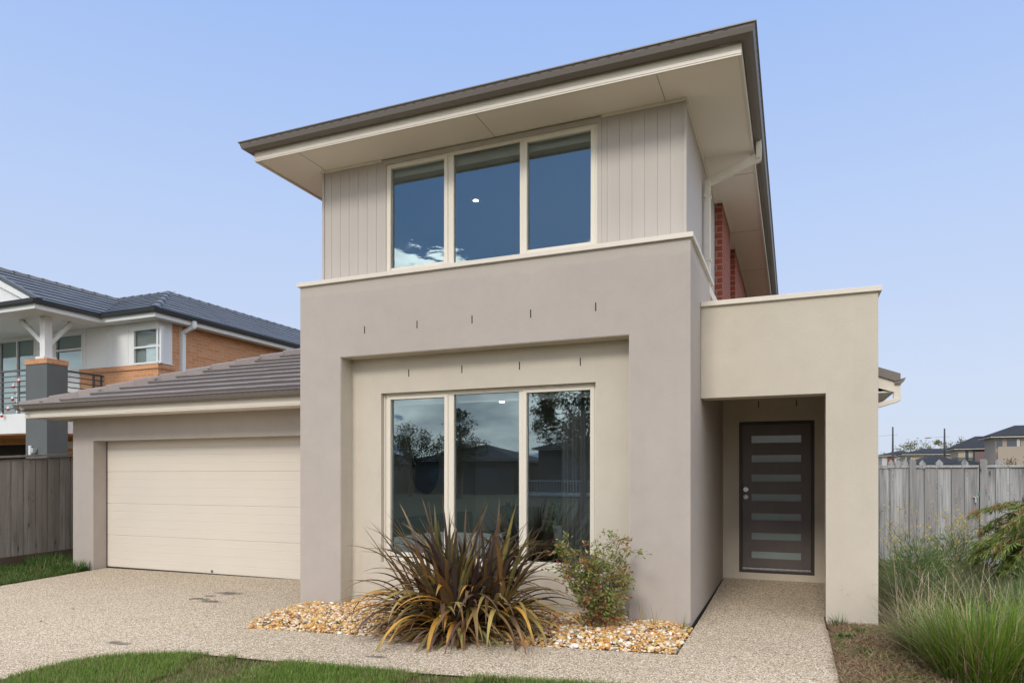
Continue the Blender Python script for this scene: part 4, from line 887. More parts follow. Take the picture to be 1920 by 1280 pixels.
# ------------------------------------------------------------------ fences
def fence_run(b, P0, P1, z0f, z1f, w, gapf=.008, lap=.012, seed=0, th=.016, plinth=None, widths=None):
    r = random.Random(seed); P0 = Vector((*P0, 0)); P1 = Vector((*P1, 0)); L = (P1 - P0).length; d = (P1 - P0) / L; nrm = Vector((d.y, -d.x, 0)); s = 0; k = 0
    nb = nrm * -.03; b.col = (.5, .5, .5); b.face([tuple(P0 + nb + Vector((0, 0, z0f(0)))), tuple(P1 + nb + Vector((0, 0, z0f(L)))), tuple(P1 + nb + Vector((0, 0, z1f(L) - .02))), tuple(P0 + nb + Vector((0, 0, z1f(L if 0 else 0) - .02)))])
    while s < L - .02:
        ww = widths[k] if widths and k < len(widths) else w * r.uniform(.93, 1.07); e = min(s + ww, L); o = lap * (k % 2) + r.uniform(0, .003); j = r.uniform(-.003, .003)
        a = P0 + d * (s + gapf / 2) + nrm * o; c = P0 + d * (e - gapf / 2 + j) + nrm * o; b.col = (r.random(), r.random(), r.random()); za, zc = z1f(s) + r.uniform(-.008, .002), z1f(e); ya, yc = z0f(s), z0f(e)
        q = nrm * -th; lowa, lowc = (a.x, a.y, ya), (c.x, c.y, yc)
        b.hexa([lowa, lowc, (c.x + q.x, c.y + q.y, yc), (a.x + q.x, a.y + q.y, ya), (a.x, a.y, za), (c.x, c.y, za), (c.x + q.x, c.y + q.y, za), (a.x + q.x, a.y + q.y, za)]); s = e; k += 1
ft = thing('paling_fence', (-12.6, 7, -.1), 'dark weathered paling fence running back beside the garage', 'fence')
zt = lambda s: 1.727 + .076 * (s - 3.9) if s > 1 else 1.50; z0_ = lambda s: -.02 + .05 * (s - 3.9) * .6
b = MB(); fence_run(b, (-12.6, 3.7), (-12.6, 14), z0_, lambda s: zt(s) - .03, .105, seed=3, lap=.014); obj('palings', b, M['paling_dark'], ft)
b = MB(); b.col = (.8, .3, .2); b.bar((-12.585, 3.7, zt(1.1) - .01), (-12.585, 14, zt(10.3) - .01), .085, .035); obj('cap_rail', b, M['paling_dark'], ft)
b = MB(); b.col = (.1, .9, .4); b.bar((-12.58, 3.7, -.16), (-12.58, 14, .12), .03, .19); obj('plinth_board', b, paint('brown_plinth', (.10, .065, .045), .9, .25, 4, 30, .4), ft)
YF_ = 13.6; ft = thing('side_fence', (2, YF_, -.1), 'pale weathered timber fence with a gate right of the house', 'fence')
b = MB(); fence_run(b, (.62, YF_), (1.85, YF_), lambda s: -.02, lambda s: 1.585, .19, seed=5, widths=[.19, .19, .2, .2, .165, .29]); fence_run(b, (2.985, YF_), (12.4, YF_), lambda s: -.04, lambda s: 1.585, .195, seed=6, widths=[.12, .195, .205, .19]); obj('palings', b, M['paling'], ft)
b = MB(); b.col = (.2, .6, .2); b.box(.62, 1.852, YF_ - .035, YF_ + .035, 1.588, 1.628); b.box(2.985, 12.4, YF_ - .035, YF_ + .035, 1.588, 1.628); obj('cap_rail', b, M['paling'], ft)
b = MB(); b.col = (.3, .1, .6); b.box(2.985, 12.4, YF_ + .002, YF_ + .02, -.3, -.045); b.box(.62, 1.85, YF_ + .002, YF_ + .02, -.3, -.025); obj('plinth_board', b, M['paling_dark'], ft)
for xp in (1.905, 2.935, 5.6, 8.2):
    b = MB(); b.col = (.9, random.random(), .5); b.box(xp - .05, xp + .05, YF_ - .05, YF_ + .05, -.3, 1.70); b.hexa([(xp - .05, YF_ - .05, 1.70), (xp + .05, YF_ - .05, 1.70), (xp + .05, YF_ + .05, 1.70), (xp - .05, YF_ + .05, 1.70), (xp - .03, YF_ - .05, 1.725), (xp + .03, YF_ - .05, 1.725), (xp + .03, YF_ + .05, 1.725), (xp - .03, YF_ + .05, 1.725)]); obj('post', b, M['paling'], ft)
b = MB(); fence_run(b, (1.960, YF_ + .01), (2.868, YF_ + .01), lambda s: .01, lambda s: 1.585, .19, seed=15, widths=[.125, .20, .195, .195, .20]); b.col = (.2, .5, .3); b.box(1.958, 2.87, YF_ - .03, YF_ + .04, 1.588, 1.626)
gt = obj('gate', b, M['paling'], ft)
b = MB(); b.box(2.79, 2.865, YF_ - .03, YF_ - .014, 1.085, 1.105); b.box(2.815, 2.835, YF_ - .04, YF_ - .014, 1.0, 1.085); b.tube([(2.835, YF_ - .04, 1.105), (2.835, YF_ - .04, 1.12)], .012, 8); obj('latch', b, M['galv'], gt)
b = MB(); b.box(2.868, 2.884, YF_ - .03, YF_ + .0, 1.11, 1.17); obj('green_tag', b, paint('green_tag', (.02, .30, .12), .6), gt)
ft = thing('rear_fence', (5, 15.6, -.2), 'second timber fence behind the side gate, only its pointed posts showing', 'fence')
b = MB(); fence_run(b, (.7, 15.6), (12.4, 15.6), lambda s: -.3, lambda s: 1.60, .15, seed=8); obj('palings', b, M['paling'], ft)
for xp in (1.816, 1.947, 2.059, 2.363, 2.652, 3.078, 3.622, 4.2, 5.2):
    b = MB(); b.col = (.4, random.random(), .5); w = .05 + .015 * random.random(); h = 1.69 + .02 * random.random(); b.prism_y([(xp - w, -.3), (xp + w, -.3), (xp + w, h), (xp, h + .07), (xp - w, h)], 15.62, 15.70); obj('post', b, M['paling'], ft)

# ------------------------------------------------------------------ neighbouring house (left)
N = thing('brick_house', (-16, 13, -.3), 'orange brick and white two-storey house with dark tiled roof and balcony beyond the garage', 'house')
YW, XW, ZS = 12.2, -14.27, 5.215
b = MB(); b.wall('y', YW, YW + .2, -24, XW, -.4, 4.06, [(-24.1, -18.9, -.5, 2.30), (-20.25, -18.75, 2.95, 4.2)]); b.wall('y', YW, YW + .2, -24, XW, 4.18, ZS + .02, [(-20.25, -18.75, 4.1, 5.14), (-17.95, -16.90, 4.19, 5.12), (-15.10, -14.14 - .01, 4.19, 5.06)])
b.wall('y', YW, YW + .2, -18.75, XW, 4.06, 4.18, [(-17.95, -16.9, 4.0, 4.3)]); b.wall('x', XW - .2, XW, YW + .2, 24, -.4, ZS + .02); obj('brick_wall', b, M['orangebrick'], N)
b = MB(); b.box(-17.02, XW + .03, YW - .03, YW - .001, 4.06, 4.18); b.box(XW + .001, XW + .03, YW, YW + .42, 4.06, 4.18); obj('sill_course', b, M['orangebrick'], N)
b = MB(); b.wall('y', YW - .022, YW - .001, -24, XW + .02, 4.181, ZS, [(-20.25, -18.75, 4.1, 5.14), (-17.95, -16.90, 4.1, 5.12), (-15.10, -14.15, 4.1, 5.06)]); b.wall('y', YW - .022, YW - .001, -24, -17.02, 2.93, 4.18, [(-20.25, -18.75, 2.9, 4.3), (-17.95, -16.9, 4.17, 4.3)])
b.wall('x', XW + .001, XW + .02, YW, YW + .38, 4.181, ZS)
for x in (-18.6, -16.82, -16.05, -15.9, -15.30, -14.29): b.box(x, x + .045, YW - .036, YW - .022, 4.181, ZS)
b.box(XW + .02, XW + .032, YW - .03, YW + .02, 4.181, ZS); b.box(XW + .02, XW + .032, YW + .34, YW + .38, 4.181, ZS); b.box(XW + .001, XW + .05, YW - .03, YW + .42, 4.182, 4.20)
obj('white_cladding', b, M['white'], N)
def simple_window(parent, x0, x1, z0, z1, y, mull=(), trans=(), matf='white', blindz=None, name='window', e=.045):
    f = MB(); f.box(x0 - .01, x0 + e, y - .03, y + .04, z0, z1); f.box(x1 - e, x1 + .01, y - .03, y + .04, z0, z1); f.box(x0 + e, x1 - e, y - .03, y + .04, z1 - e, z1 + .01); f.box(x0 + e, x1 - e, y - .03, y + .04, z0 - .01, z0 + e)
    for m in mull: f.box(m - e / 2, m + e / 2, y - .025, y + .035, z0 + e, z1 - e)
    for zz in trans: f.box(x0 + e, x1 - e, y - .025, y + .035, zz - e / 2, zz + e / 2)
    w = obj(name, f, M[matf], parent); g = MB(); g.face([(x0, y + .015, z0), (x1, y + .015, z0), (x1, y + .015, z1), (x0, y + .015, z1)]); obj('pane', g, M['glass2'], w, recalc=False)
    k = MB(); k.box(x0 - .04, min(x1 + .04, -14.48), y + .25, y + .27, z0 - .05, z1 + .05); obj('dark_room', k, M['void'], w)
    if blindz: r = MB(); r.box(x0 + e, x1 - e, y + .06, y + .07, blindz, z1); obj('blind', r, M['blind'], w)
    return w
simple_window(N, -15.10, -14.15, 4.181, 5.06, YW, trans=(4.60,), blindz=4.22)
simple_window(N, -17.95, -16.90, 4.181, 5.12, YW, trans=(4.72,), blindz=4.25)
simple_window(N, -20.25, -18.75, 2.95, 5.14, YW, mull=(-19.5,), blindz=3.0, name='sliding_door')
b = MB(); b.box(XW, XW + .012, YW + .62, YW + .70, -.3, 5.2); obj('wall_seam', b, paint('pale_conduit', (.5, .5, .5), .5), N)
pipe('downpipe', [(-13.88, 12.92, 5.30), (-13.88, 12.92, 5.17), (XW + .05, 12.90, 5.05), (XW + .05, 12.90, -.3)], N, M['white'], .1, .07)
npath = [(-24, 10.22), (-15.75, 10.22), (-15.75, 11.82), (-13.94, 11.82), (-13.94, 24)]
b = MB(); b.sweep(npath, [(0, 5.205), (0, 5.33), (-.03, 5.33), (-.03, 5.205)], True); obj('fascia', b, M['white'], N)
b = MB(); b.sweep(npath, [(u, z + .07) for u, z in GP], True); obj('gutter', b, M['greygutter'], N)
b = MB(); b.box(-24, -15.78, 10.25, YW - .025, ZS + .001, ZS + .012); b.box(-15.78, -13.97, 11.85, YW - .025, ZS + .001, ZS + .012); b.box(XW + .022, -13.97, YW - .025, 24, ZS + .001, ZS + .012); obj('soffit', b, M['white'], N)
tn = tan(radians(25)); b = MB(); ZR = 5.375
tile_plane(b, (-15.70, 10.24, ZR), (0, 1), (-1, 0), 13.6, tn, 8, 0, 0, row=.33)
tile_plane(b, (-15.75, 11.77, ZR), (1, 0), (0, 1), 1.85, tn, 9, -1, 1, row=.34); tile_plane(b, (-13.89, 11.82, ZR), (0, 1), (-1, 0), 12, tn, 9, 1, 0, row=.34)
tile_plane(b, (-20.9, 24, ZR), (0, -1), (1, 0), 13.76, tn, 8, 0, 0, row=.33)
ridge_caps(b, (-13.92, 11.80, ZR + .02), (-16.97, 14.85, ZR + 3.05 * tn), .14, .05, .9); ridge_caps(b, (-16.97, 14.85, ZR + 3.07 * tn), (-16.97, 24, ZR + 3.07 * tn), .13, .03); ridge_caps(b, (-16.97, 14.87, ZR + 3.07 * tn), (-20.5, 14.87, ZR + 3.07 * tn), .13, .03)
ridge_caps(b, (-18.3, 10.26, ZR + 2.60 * tn), (-18.3, 24, ZR + 2.60 * tn), .13, .03)
b.col = (.4, 0, 0); b.bar((-15.72, 10.30, ZR + .05), (-18.3, 10.30, ZR + 2.62 * tn + .05), .14, .07)
b.hexa([(-16.3, 10.12, ZR - .02), (-15.66, 10.12, ZR - .02), (-15.66, 10.6, ZR - .02), (-16.3, 10.6, ZR - .02), (-16.3, 10.35, ZR + .14), (-15.98, 10.4, ZR + .15), (-15.98, 10.6, ZR + .15), (-16.3, 10.6, ZR + .14)])
obj('roof', b, M['slate'], N)
b = MB(); b.bar((-15.98, 10.27, ZR + .10), (-18.3, 10.27, ZR + 2.56 * tn - .07), .03, .20); b.bar((-20.62, 10.27, ZR + .10), (-18.3, 10.27, ZR + 2.56 * tn - .07), .03, .20); obj('barge_board', b, M['white'], N)
b = MB(); b.prism_y([(-20.7, ZR), (-15.95, ZR), (-18.3, ZR + 2.5 * tn)], 10.32, 10.36); obj('gable', b, M['white'], N)
b = MB(); b.box(-22, -16.09, 10.73, YW - .03, 2.46, 2.93); obj('balcony', b, M['white'], N)
b = MB(); b.box(-22, -16.12, 10.76, YW, 2.43, 2.46); obj('balcony_soffit', b, M['orangebrick'], N)
b = MB(); b.box(-16.83, -16.08, 10.717, 11.215, -.4, 4.07); PL = obj('pillar', b, M['greyrender'], N)
b = MB(); b.box(-16.845, -16.065, 10.70, 11.23, 4.07, 4.19); obj('brick_cap', b, M['orangebrick'], PL)
b = MB(); b.box(-16.52, -16.34, 10.84, 11.02, 4.20, 5.21); b.box(-16.585, -16.275, 10.775, 11.085, 4.19, 4.26); obj('post', b, M['white'], N)
b = MB(); b.bar((-16.50, 10.93, 4.60), (-17.32, 10.93, 5.21), .09, .10); obj('brace', b, M['white'], N)
b = MB(); b.bar((-16.43, 11.0, 4.58), (-16.43, 11.55, 5.21), .10, .09); obj('brace', b, M['white'], N)
b = MB()
for k in range(8): z = 3.06 + k * .128; r = .012 if k < 7 else .022; b.box(-22, -16.83, 10.74 - r, 10.74 + r, z - r, z + r); b.box(-16.12 - r, -16.12 + r, 11.215, YW - .04, z - r, z + r)
for x in (-21, -19.9, -18.85, -17.75): b.box(x - .022, x + .022, 10.735, 10.775, 2.93, 3.96)
for y in (11.9, 12.1): b.box(-16.14, -16.10, y - .02, y + .02, 2.93, 3.96)
obj('railing', b, M['rail'], N)
b = MB(); b.tube([(-16.63, 10.69, 1.94), (-16.63, 10.69, 2.16)], .035, 10); obj('wall_lamp', b, M['white'], N)
b = MB(); b.box(-16.50, -16.44, 10.64, 10.717, 1.98, 2.10); b.box(-16.48, -16.40, 10.6, 10.66, 1.99, 2.1); obj('security_camera', b, M['galv'], N)
b = MB(); b.box(-24, -18.9, YW + .22, YW + .3, -.3, 2.4); obj('garage_opening', b, M['dark'], N)
b = MB(); b.box(-18.9, -16.0, YW - .03, YW - .002, 2.16, 2.34); obj('lintel', b, M['white'], N)
b = MB(); b.box(-15.6, -14.6, YW - .02, YW - .002, .9, 2.1); obj('ground_window', b, M['glass2'], N)
for k, (x, z, w) in enumerate(((-16.98, 3.70, 'topmost'), (-17.18, 3.58, 'second from the top'), (-17.22, 3.28, 'third from the top'), (-17.38, 3.05, 'fourth from the top'), (-17.62, 2.90, 'lowest'))):
    b = MB(); c = (x, 10.66, z); b.mi = 0; b.lathe([(.004, -.052), (.030, -.040), (.036, -.016), (.034, 0)], c, 12); b.mi = 1; b.lathe([(.034, 0), (.028, .035), (.008, .05), (.004, .09)], c, 12)
    tag(obj('hanging_ornament', b, [paint('red_enamel', (.5, .02, .02), .3), M['white']]), f'red and white hanging ornament on the balcony rail, {w} of its string', 'ornament', 'red and white ornaments on the balcony rail')

# ------------------------------------------------------------------ furnishings seen through the lower window
b = MB(); i = len(b.v); n = 40
for r_, x in ((.395, -5.185), (.40, -5.165), (.36, -5.160)): b.v.extend((x, 9.19 + r_ * 1.0 * cos(2 * pi * k / n), 1.56 + r_ * cos(0) * sin(2 * pi * k / n) * .98) for k in range(n))
for q in (0, 1):
    for k in range(n): b.idx([i + q * n + k, i + q * n + (k + 1) % n, i + (q + 1) * n + (k + 1) % n, i + (q + 1) * n + k])
b.idx([i + 2 * n + k for k in range(n)]); tag(obj('round_mirror', b, paint('dark_mirror', (.015, .013, .012), .3)), 'dark round mirror on the wall seen through the left window light', 'mirror')
t = thing('armchair', (-3.55, 8.6, .05), 'black armchair seen through the middle light of the lower window', 'armchair')
b = MB(); b.box(-3.85, -3.25, 8.35, 8.95, .30, .50); obj('seat', b, M['black'], t, bevel=.03); b = MB(); b.box(-3.85, -3.25, 8.90, 9.05, .40, 1.02); obj('backrest', b, M['black'], t, bevel=.03)
for s in (-3.90, -3.28):
    b = MB(); b.box(s, s + .08, 8.35, 9.0, .30, .70); obj('armrest', b, M['black'], t, bevel=.02)
for xx, yy in ((-3.82, 8.4), (-3.28, 8.4), (-3.82, 8.9), (-3.28, 8.9)):
    b = MB(); b.tube([(xx, yy, .05), (xx, yy, .32)], .018, 8); obj('leg', b, M['black'], t)
t = thing('sofa', (-4.5, 9.6, .05), 'dark grey sofa along the left wall inside the lower window', 'sofa'); SG = paint('grey_upholstery', (.06, .065, .07), .9)
b = MB(); b.box(-5.15, -4.35, 8.2, 10.4, .15, .45); obj('seat', b, SG, t, bevel=.04); b = MB(); b.box(-5.17, -4.95, 8.2, 10.4, .45, .85); obj('backrest', b, SG, t, bevel=.04)
b = MB(); b.box(-5.15, -4.35, 8.0, 8.2, .10, .65); obj('armrest', b, SG, t, bevel=.03)
t = thing('dining_table', (-3.3, 9.75, .05), 'white-topped table behind the black armchair inside the room', 'table')
b = MB(); b.box(-4.1, -2.5, 9.4, 10.3, .76, .79); obj('tabletop', b, M['blind'], t)
for xx in (-4.0, -2.6):
    for yy in (9.5, 10.2): b = MB(); b.box(xx - .03, xx + .03, yy - .03, yy + .03, .05, .76); obj('leg', b, M['black'], t)
for x, h, nm in ((-4.02, .19, 'shorter black candle holder with a brass rim on the indoor table'), (-3.93, .26, 'taller black candle holder with a brass rim on the indoor table')):
    b = MB(); b.lathe([(.03, 0), (.03, h)], (x, 9.45, .79), 14); b.mi = 1; b.lathe([(.032, h), (.032, h + .02)], (x, 9.45, .79), 14); tag(obj('candle_holder', b, [M['black'], M['brass']]), nm, 'candle holder')
t = thing('console_table', (-2.85, 8.2, .05), 'low brass-legged console table inside the right window light', 'table')
b = MB(); b.box(-3.16, -2.30, 8.05, 8.40, .585, .61); obj('tabletop', b, M['brass'], t)
for xx in (-3.0, -2.7, -2.4):
    for yy in (8.08, 8.37): b = MB(); b.bar((xx, yy, .585), (xx - .13, yy, .05), .012); b.bar((xx, yy, .585), (xx + .13, yy, .05), .012); obj('leg', b, M['brass'], t)
t = thing('potted_plant', (-2.70, 8.22, .61), 'green plant in a pale metal bucket on the brass console table', 'plant')
b = MB(); b.lathe([(.075, 0), (.10, .22), (.105, .225), (.09, .215)], (-2.70, 8.22, .61), 18); obj('bucket', b, M['galv'], t)
n = 160; cen = np.stack([-2.74 + RNG.normal(0, .09, n), 8.22 + RNG.normal(0, .06, n), .86 + U(-.12, .22, n)], 1); V, F, C = leaves(cen, RNG.normal(size=(n, 3)) + np.array([0, 0, .3]), U(.04, .08, n), U(.015, .03, n), pal(n, [(.07, .16, .04), (.10, .22, .06)])); np_obj('foliage', V, F, C, M['leaf'], t)

# ------------------------------------------------------------------ far houses, lamps and trees (right)
BGW = {k: paint('far_wall_' + k, c, .9, .06, .6, 8, .1) for k, c in dict(cream=(.45, .38, .28), beige=(.34, .29, .24), mauve=(.17, .12, .12), white=(.5, .5, .48), brick=(.24, .07, .045), dark=(.09, .085, .08)).items()}
BGG = paint('far_glass', (.07, .09, .11), .15, .2, .5, 5, .02)
def hip(b, x0, x1, y0, y1, z, h, ov=.5):
    x0 -= ov; x1 += ov; y0 -= ov; y1 += ov; d = min(x1 - x0, y1 - y0) / 2
    if x1 - x0 > y1 - y0: r = [(x0 + d, (y0 + y1) / 2), (x1 - d, (y0 + y1) / 2)]
    else: r = [((x0 + x1) / 2, y0 + d), ((x0 + x1) / 2, y1 - d)]
    A, B_, C_, D_ = (x0, y0, z), (x1, y0, z), (x1, y1, z), (x0, y1, z); P, Q = (*r[0], z + h), (*r[1], z + h)
    if x1 - x0 > y1 - y0: fs = [[A, B_, Q, P], [B_, C_, Q], [C_, D_, P, Q], [D_, A, P]]
    else: fs = [[A, B_, P], [B_, C_, Q, P], [C_, D_, Q], [D_, A, P, Q]]
    for f in fs: b.face(f)
    b.face([A, D_, C_, B_])
def far_house(name_lab, x0, x1, y0, y1, eave, rh, wall, wins, extra=None, z0=-.4):
    t = thing('distant_house', ((x0 + x1) / 2, y0, z0), name_lab, 'house')
    b = MB(); b.box(x0, x1, y0, y1, z0, eave); obj('wall', b, BGW[wall], t)
    b = MB(); hip(b, x0, x1, y0, y1, eave + .14, rh); obj('roof', b, M['bgtile'], t)
    b = MB(); b.box(x0 - .42, x1 + .42, y0 - .42, y1 + .42, eave, eave + .09); obj('fascia', b, BGW['white'], t)
    for (a, c, za, zc) in wins:
        f = MB(); f.box(a, c, y0 - .04, y0 - .01, za, zc); w = obj('window', f, BGW['white'], t); p = MB(); p.box(a + .07, c - .07, y0 - .06, y0 - .041, za + .07, zc - .07); obj('pane', p, BGG, w)
    for nm, mt, bx in (extra or []): b = MB(); b.box(*bx); obj(nm, b, BGW.get(mt) or M.get(mt) or BGG, t)
    return t
far_house('beige two-storey house highest on the right skyline with a recessed balcony', 15.55, 26.5, 68, 71.5, 4.62, .95, 'beige', [(18.6, 20.2, 3.0, 4.3)], [('recess_shade_panel', 'far', (15.60, 16.02, 67.96, 67.99, 3.75, 4.56)), ('balcony_opening', 'far', (16.34, 17.28, 67.96, 67.99, 3.80, 4.52)), ('curtain_panel', 'white', (17.0, 17.22, 67.93, 67.955, 3.85, 4.5)), ('balcony_front', 'beige', (15.56, 18.2, 67.3, 67.4, 2.3, 3.85))])  # balcony recess is a flat dark panel, its shade put into the colour
far_house('two-storey house with red brick and a mauve balcony left of the highest house', 14.80, 19.5, 78, 81.5, 4.0, 1.2, 'cream', [(15.30, 15.72, 2.75, 3.95)], [('balcony', 'mauve', (15.95, 17.75, 76.9, 77.0, 2.2, 3.72)), ('brick_panel', 'brick', (16.5, 18.2, 77.9, 77.97, 3.0, 4.0)), ('dark_door', 'far', (16.0, 16.45, 77.9, 77.97, 3.0, 3.95)), ('brick_window', 'far', (16.85, 17.05, 77.84, 77.89, 3.7, 3.98)), ('terrace', 'white', (13.9, 15.85, 76.5, 77.0, 2.2, 2.78)), ('glass_rail', 'glass2', (14.0, 15.8, 76.4, 76.43, 2.8, 3.2))])
far_house('long cream house with a low dark roof in the middle of the right skyline', 11.9, 17.5, 90, 94, 3.85, .62, 'cream', [(11.95, 12.5, 3.0, 3.7)], z0=-.6)
far_house('white house with brick panel at the far left of the right skyline', 10.6, 15, 100, 105, 4.0, .6, 'white', [(12.2, 12.9, 3.0, 3.7)], [('brick_panel', 'brick', (11.2, 12.0, 99.9, 99.99, 2.9, 3.9))])
far_house('low house with dark hipped roof just above the fence and gate', 10.4, 14.0, 72, 80, 2.35, .95, 'beige', [(12.9, 13.4, 1.3, 2.1)])
far_house('small pale outbuilding between the low roof and the mauve balcony', 13.2, 15.3, 70, 75, 2.2, .5, 'white', [(13.6, 14.2, 1.2, 1.9)])
def street_lamp(x, y, h, arm, label, head):
    t = thing('street_lamp', (x, y, -.3), label, 'street lamp', 'thin street lamps on the right skyline'); b = MB(); b.tube([(x, y, -.3), (x, y, h * .6), (x, y, h)], [.12, .10, .07], 8); obj('pole', b, M['rail'], t)
    b = MB(); b.tube([(x + .45, y, h - .82), (x - arm, y, h - .92)], .03, 6); obj('arm', b, M['galv'], t)
    if head: b = MB(); b.hexa([(x - arm - .3, y - .15, h - 1.0), (x - arm + .25, y - .15, h - .97), (x - arm + .25, y + .15, h - .97), (x - arm - .3, y + .15, h - 1.0), (x - arm - .25, y - .1, h - .9), (x - arm + .2, y - .1, h - .88), (x - arm + .2, y + .1, h - .88), (x - arm - .25, y + .1, h - .9)]); obj('lamp_head', b, M['rail'], t)
street_lamp(9.695, 82, 6.6, 1.3, 'street lamp pole nearest the portico, its arm running behind the house', False)
street_lamp(14.366, 82, 6.31, 1.45, 'street lamp pole with a visible lamp head on its left arm', True)
def tree(name, x, y, z0, h, blobs, leaf, cols, label, cat='tree', group=None, dens=220, trunk=.2, bark='bark', mat='leafdull', limbs=7):
    t = thing(name, (x, y, z0), label, cat, group); b = MB(); b.tube([(x, y, z0), (x + .02 * h, y, z0 + h * .3), (x + .01 * h, y, z0 + h * .6), (x, y, z0 + h * .85)], [trunk, trunk * .8, trunk * .5, trunk * .15], 8)
    for (bx, by, bz, br) in blobs: s = z0 + h * random.uniform(.2, .5); b.tube([(x, y, s), (x + bx * .5, y + by * .5, (s + z0 + bz) / 2 + .05 * h), (x + bx, y + by, z0 + bz)], [trunk * .45, trunk * .28, trunk * .08], 5, False)
    obj('trunk', b, M[bark], t, recalc=False); parts = []
    for (bx, by, bz, br) in blobs:
        m = max(4, int(9 * br / max(leaf, .05) ** .5)); sub = RNG.normal(size=(m, 3)); sub /= np.linalg.norm(sub, axis=1, keepdims=True); sub = np.array([x + bx, y + by, z0 + bz]) + sub * (U(.35, 1.0, m) ** .6 * br)[:, None] * np.array([1, 1, .7])
        k = int(dens * br); w = RNG.integers(0, m, k); c = sub[w] + RNG.normal(0, br * .17, (k, 3)); tone = U(.65, 1.25, m)[w][:, None]
        parts.append(leaves(c, RNG.normal(size=(k, 3)) + np.array([0, 0, -.3]), U(leaf * .6, leaf, k), U(leaf * .25, leaf * .45, k), np.clip(pal(k, cols) * tone, 0, 1)))
    V, F, C = merge(parts); np_obj('crown', V, F, C, M[mat], t); return t
EU = [(.15, .16, .05), (.20, .20, .07), (.11, .13, .045), (.26, .24, .11)]
tree('gum_tree', 17.0, 118, -1, 8.0, [(-1.6, 0, 6.3, 1.3), (.2, 0, 6.9, 1.4), (1.5, 0, 6.2, 1.0), (-2.6, 0, 5.6, .8), (2.9, 0, 7.4, .7), (3.6, 0, 6.2, .6), (2.7, 1, 5.2, .8)], .34, EU, 'pale gum tree behind the roofs between the two street lamps', dens=260, bark='paletrunk')
tree('gum_tree', 23.0, 122, -1, 8.2, [(-1.2, 0, 6.6, 1.4), (.4, 0, 7.4, 1.1), (1.8, 0, 6.6, 1.3), (-3.2, 0, 5.7, .9), (3.2, 0, 6.8, .9), (-2.4, 1, 5.9, .7)], .34, EU, 'pale gum tree behind the roofs right of the second street lamp', dens=260, bark='paletrunk')
tree('gum_tree', 12.0, 110, -1, 6.0, [(0, 0, 5.0, 1.0), (-.8, 0, 4.3, .8), (.7, 0, 4.3, .6)], .3, EU, 'small gum tree crown showing just beside the portico edge', dens=220, bark='paletrunk')
tree('bush', 7.7, 62, -.5, 2.6, [(0, 0, 2.2, .6), (.5, 0, 1.9, .6), (-.6, 0, 1.9, .5)], .14, [(.05, .10, .03), (.08, .13, .04)], 'round dark green bush above the fence near the first street lamp', 'bush', dens=500, trunk=.05)
tree('bush', 11.0, 58, -.5, 2.4, [(0, 0, 2.2, .5), (.5, 0, 2.0, .5)], .12, [(.10, .12, .05), (.18, .15, .08)], 'thin olive bush above the gate', 'bush', dens=300, trunk=.05)
tree('flowering_bush', 7.05, 25.5, -.3, 2.2, [(-.55, 0, 1.9, .55), (.1, 0, 2.15, .6), (.8, 0, 2.1, .6), (-1.0, .2, 1.5, .5), (1.6, 0, 2.1, .7), (.4, 0, 1.5, .7)], .10, [(.09, .13, .045), (.13, .15, .06), (.22, .12, .09), (.26, .17, .12)], 'reddish green bush rising behind the fence at the right edge', 'bush', dens=1100, trunk=.06)

# ------------------------------------------------------------------ across the street: what the windows mirror
for k, (x0, x1, y0, y1, e, rh, w, lab) in enumerate(((-47, -35, -50, -40, 2.6, 1.5, 'beige', 'low beige house across the park'), (-33, -23, -52, -42, 2.8, 1.6, 'dark', 'dark house across the park'), (-20, -12, -50, -40, 3.7, 1.3, 'dark', 'mauve two-storey house across the park'), (-62, -49, -52, -42, 2.7, 2.2, 'cream', 'cream house across the park'), (-9, 3, -52, -42, 3, 2.2, 'brick', 'brick house across the park'))):
    t = far_house(lab, x0, x1, y0, y1, e, rh, w, []);
    for xx in (x0 + 1.5, x1 - 3.5):
        f = MB(); f.box(xx, xx + 2, y1 + .01, y1 + .05, .8, 2.2); obj('window', f, BGG, t)
DK = [(.05, .07, .025), (.07, .09, .03), (.04, .05, .02)]
tree('park_tree', -22.3, -30, -.2, 6.4, [(0, 0, 5.2, 1.1), (1.0, 0, 3.8, 1.3), (-1.0, 0, 3.6, 1.3), (.2, 1, 2.8, 1.5), (0, 0, 6.0, .6)], .22, DK, 'broad dark park tree across the street', dens=900, trunk=.25)
tree('park_tree', -27.6, -32, -.2, 5.0, [(0, 0, 4.6, 1.5), (1.0, 0, 3.6, 1.4), (-1.0, 0, 3.4, 1.5)], .22, DK, 'smaller park tree across the street', dens=900, trunk=.2)
tree('street_tree', -7.6, -11.4, -.1, 6.6, [(0, 0, 5.6, .9), (.9, 0, 4.8, .9), (-1.2, 0, 4.7, .9), (.2, 0, 4.0, 1.0), (-1.0, .3, 3.4, .8), (1.2, 0, 3.4, .8), (-.2, 0, 2.7, .8), (-1.6, 0, 4.1, .5)], .15, DK, 'tall loose street tree across the road', dens=1900, trunk=.14)
t = thing('footbridge', (-12, -30, 0), 'pale railed footbridge in the park across the street', 'footbridge'); b = MB()
for z in (.35, 1.15): b.box(-17, -8, -30.03, -29.97, z, z + .06)
for i in range(46): b.box(-17 + i * .2, -16.97 + i * .2, -30.01, -29.99, .35, 1.2)
obj('railing', b, BGW['white'], t); b = MB(); b.box(-17, -8, -30.6, -29.95, .15, .3); obj('deck', b, M['galv'], t)
b = sheet('park_lawn', [(-120, -3.2), (60, -3.2), (60, -39), (-120, -39)], -.02, plain_ground('park_turf', (.040, .046, .028), (.075, .078, .045), .6)); b['kind'] = 'structure'

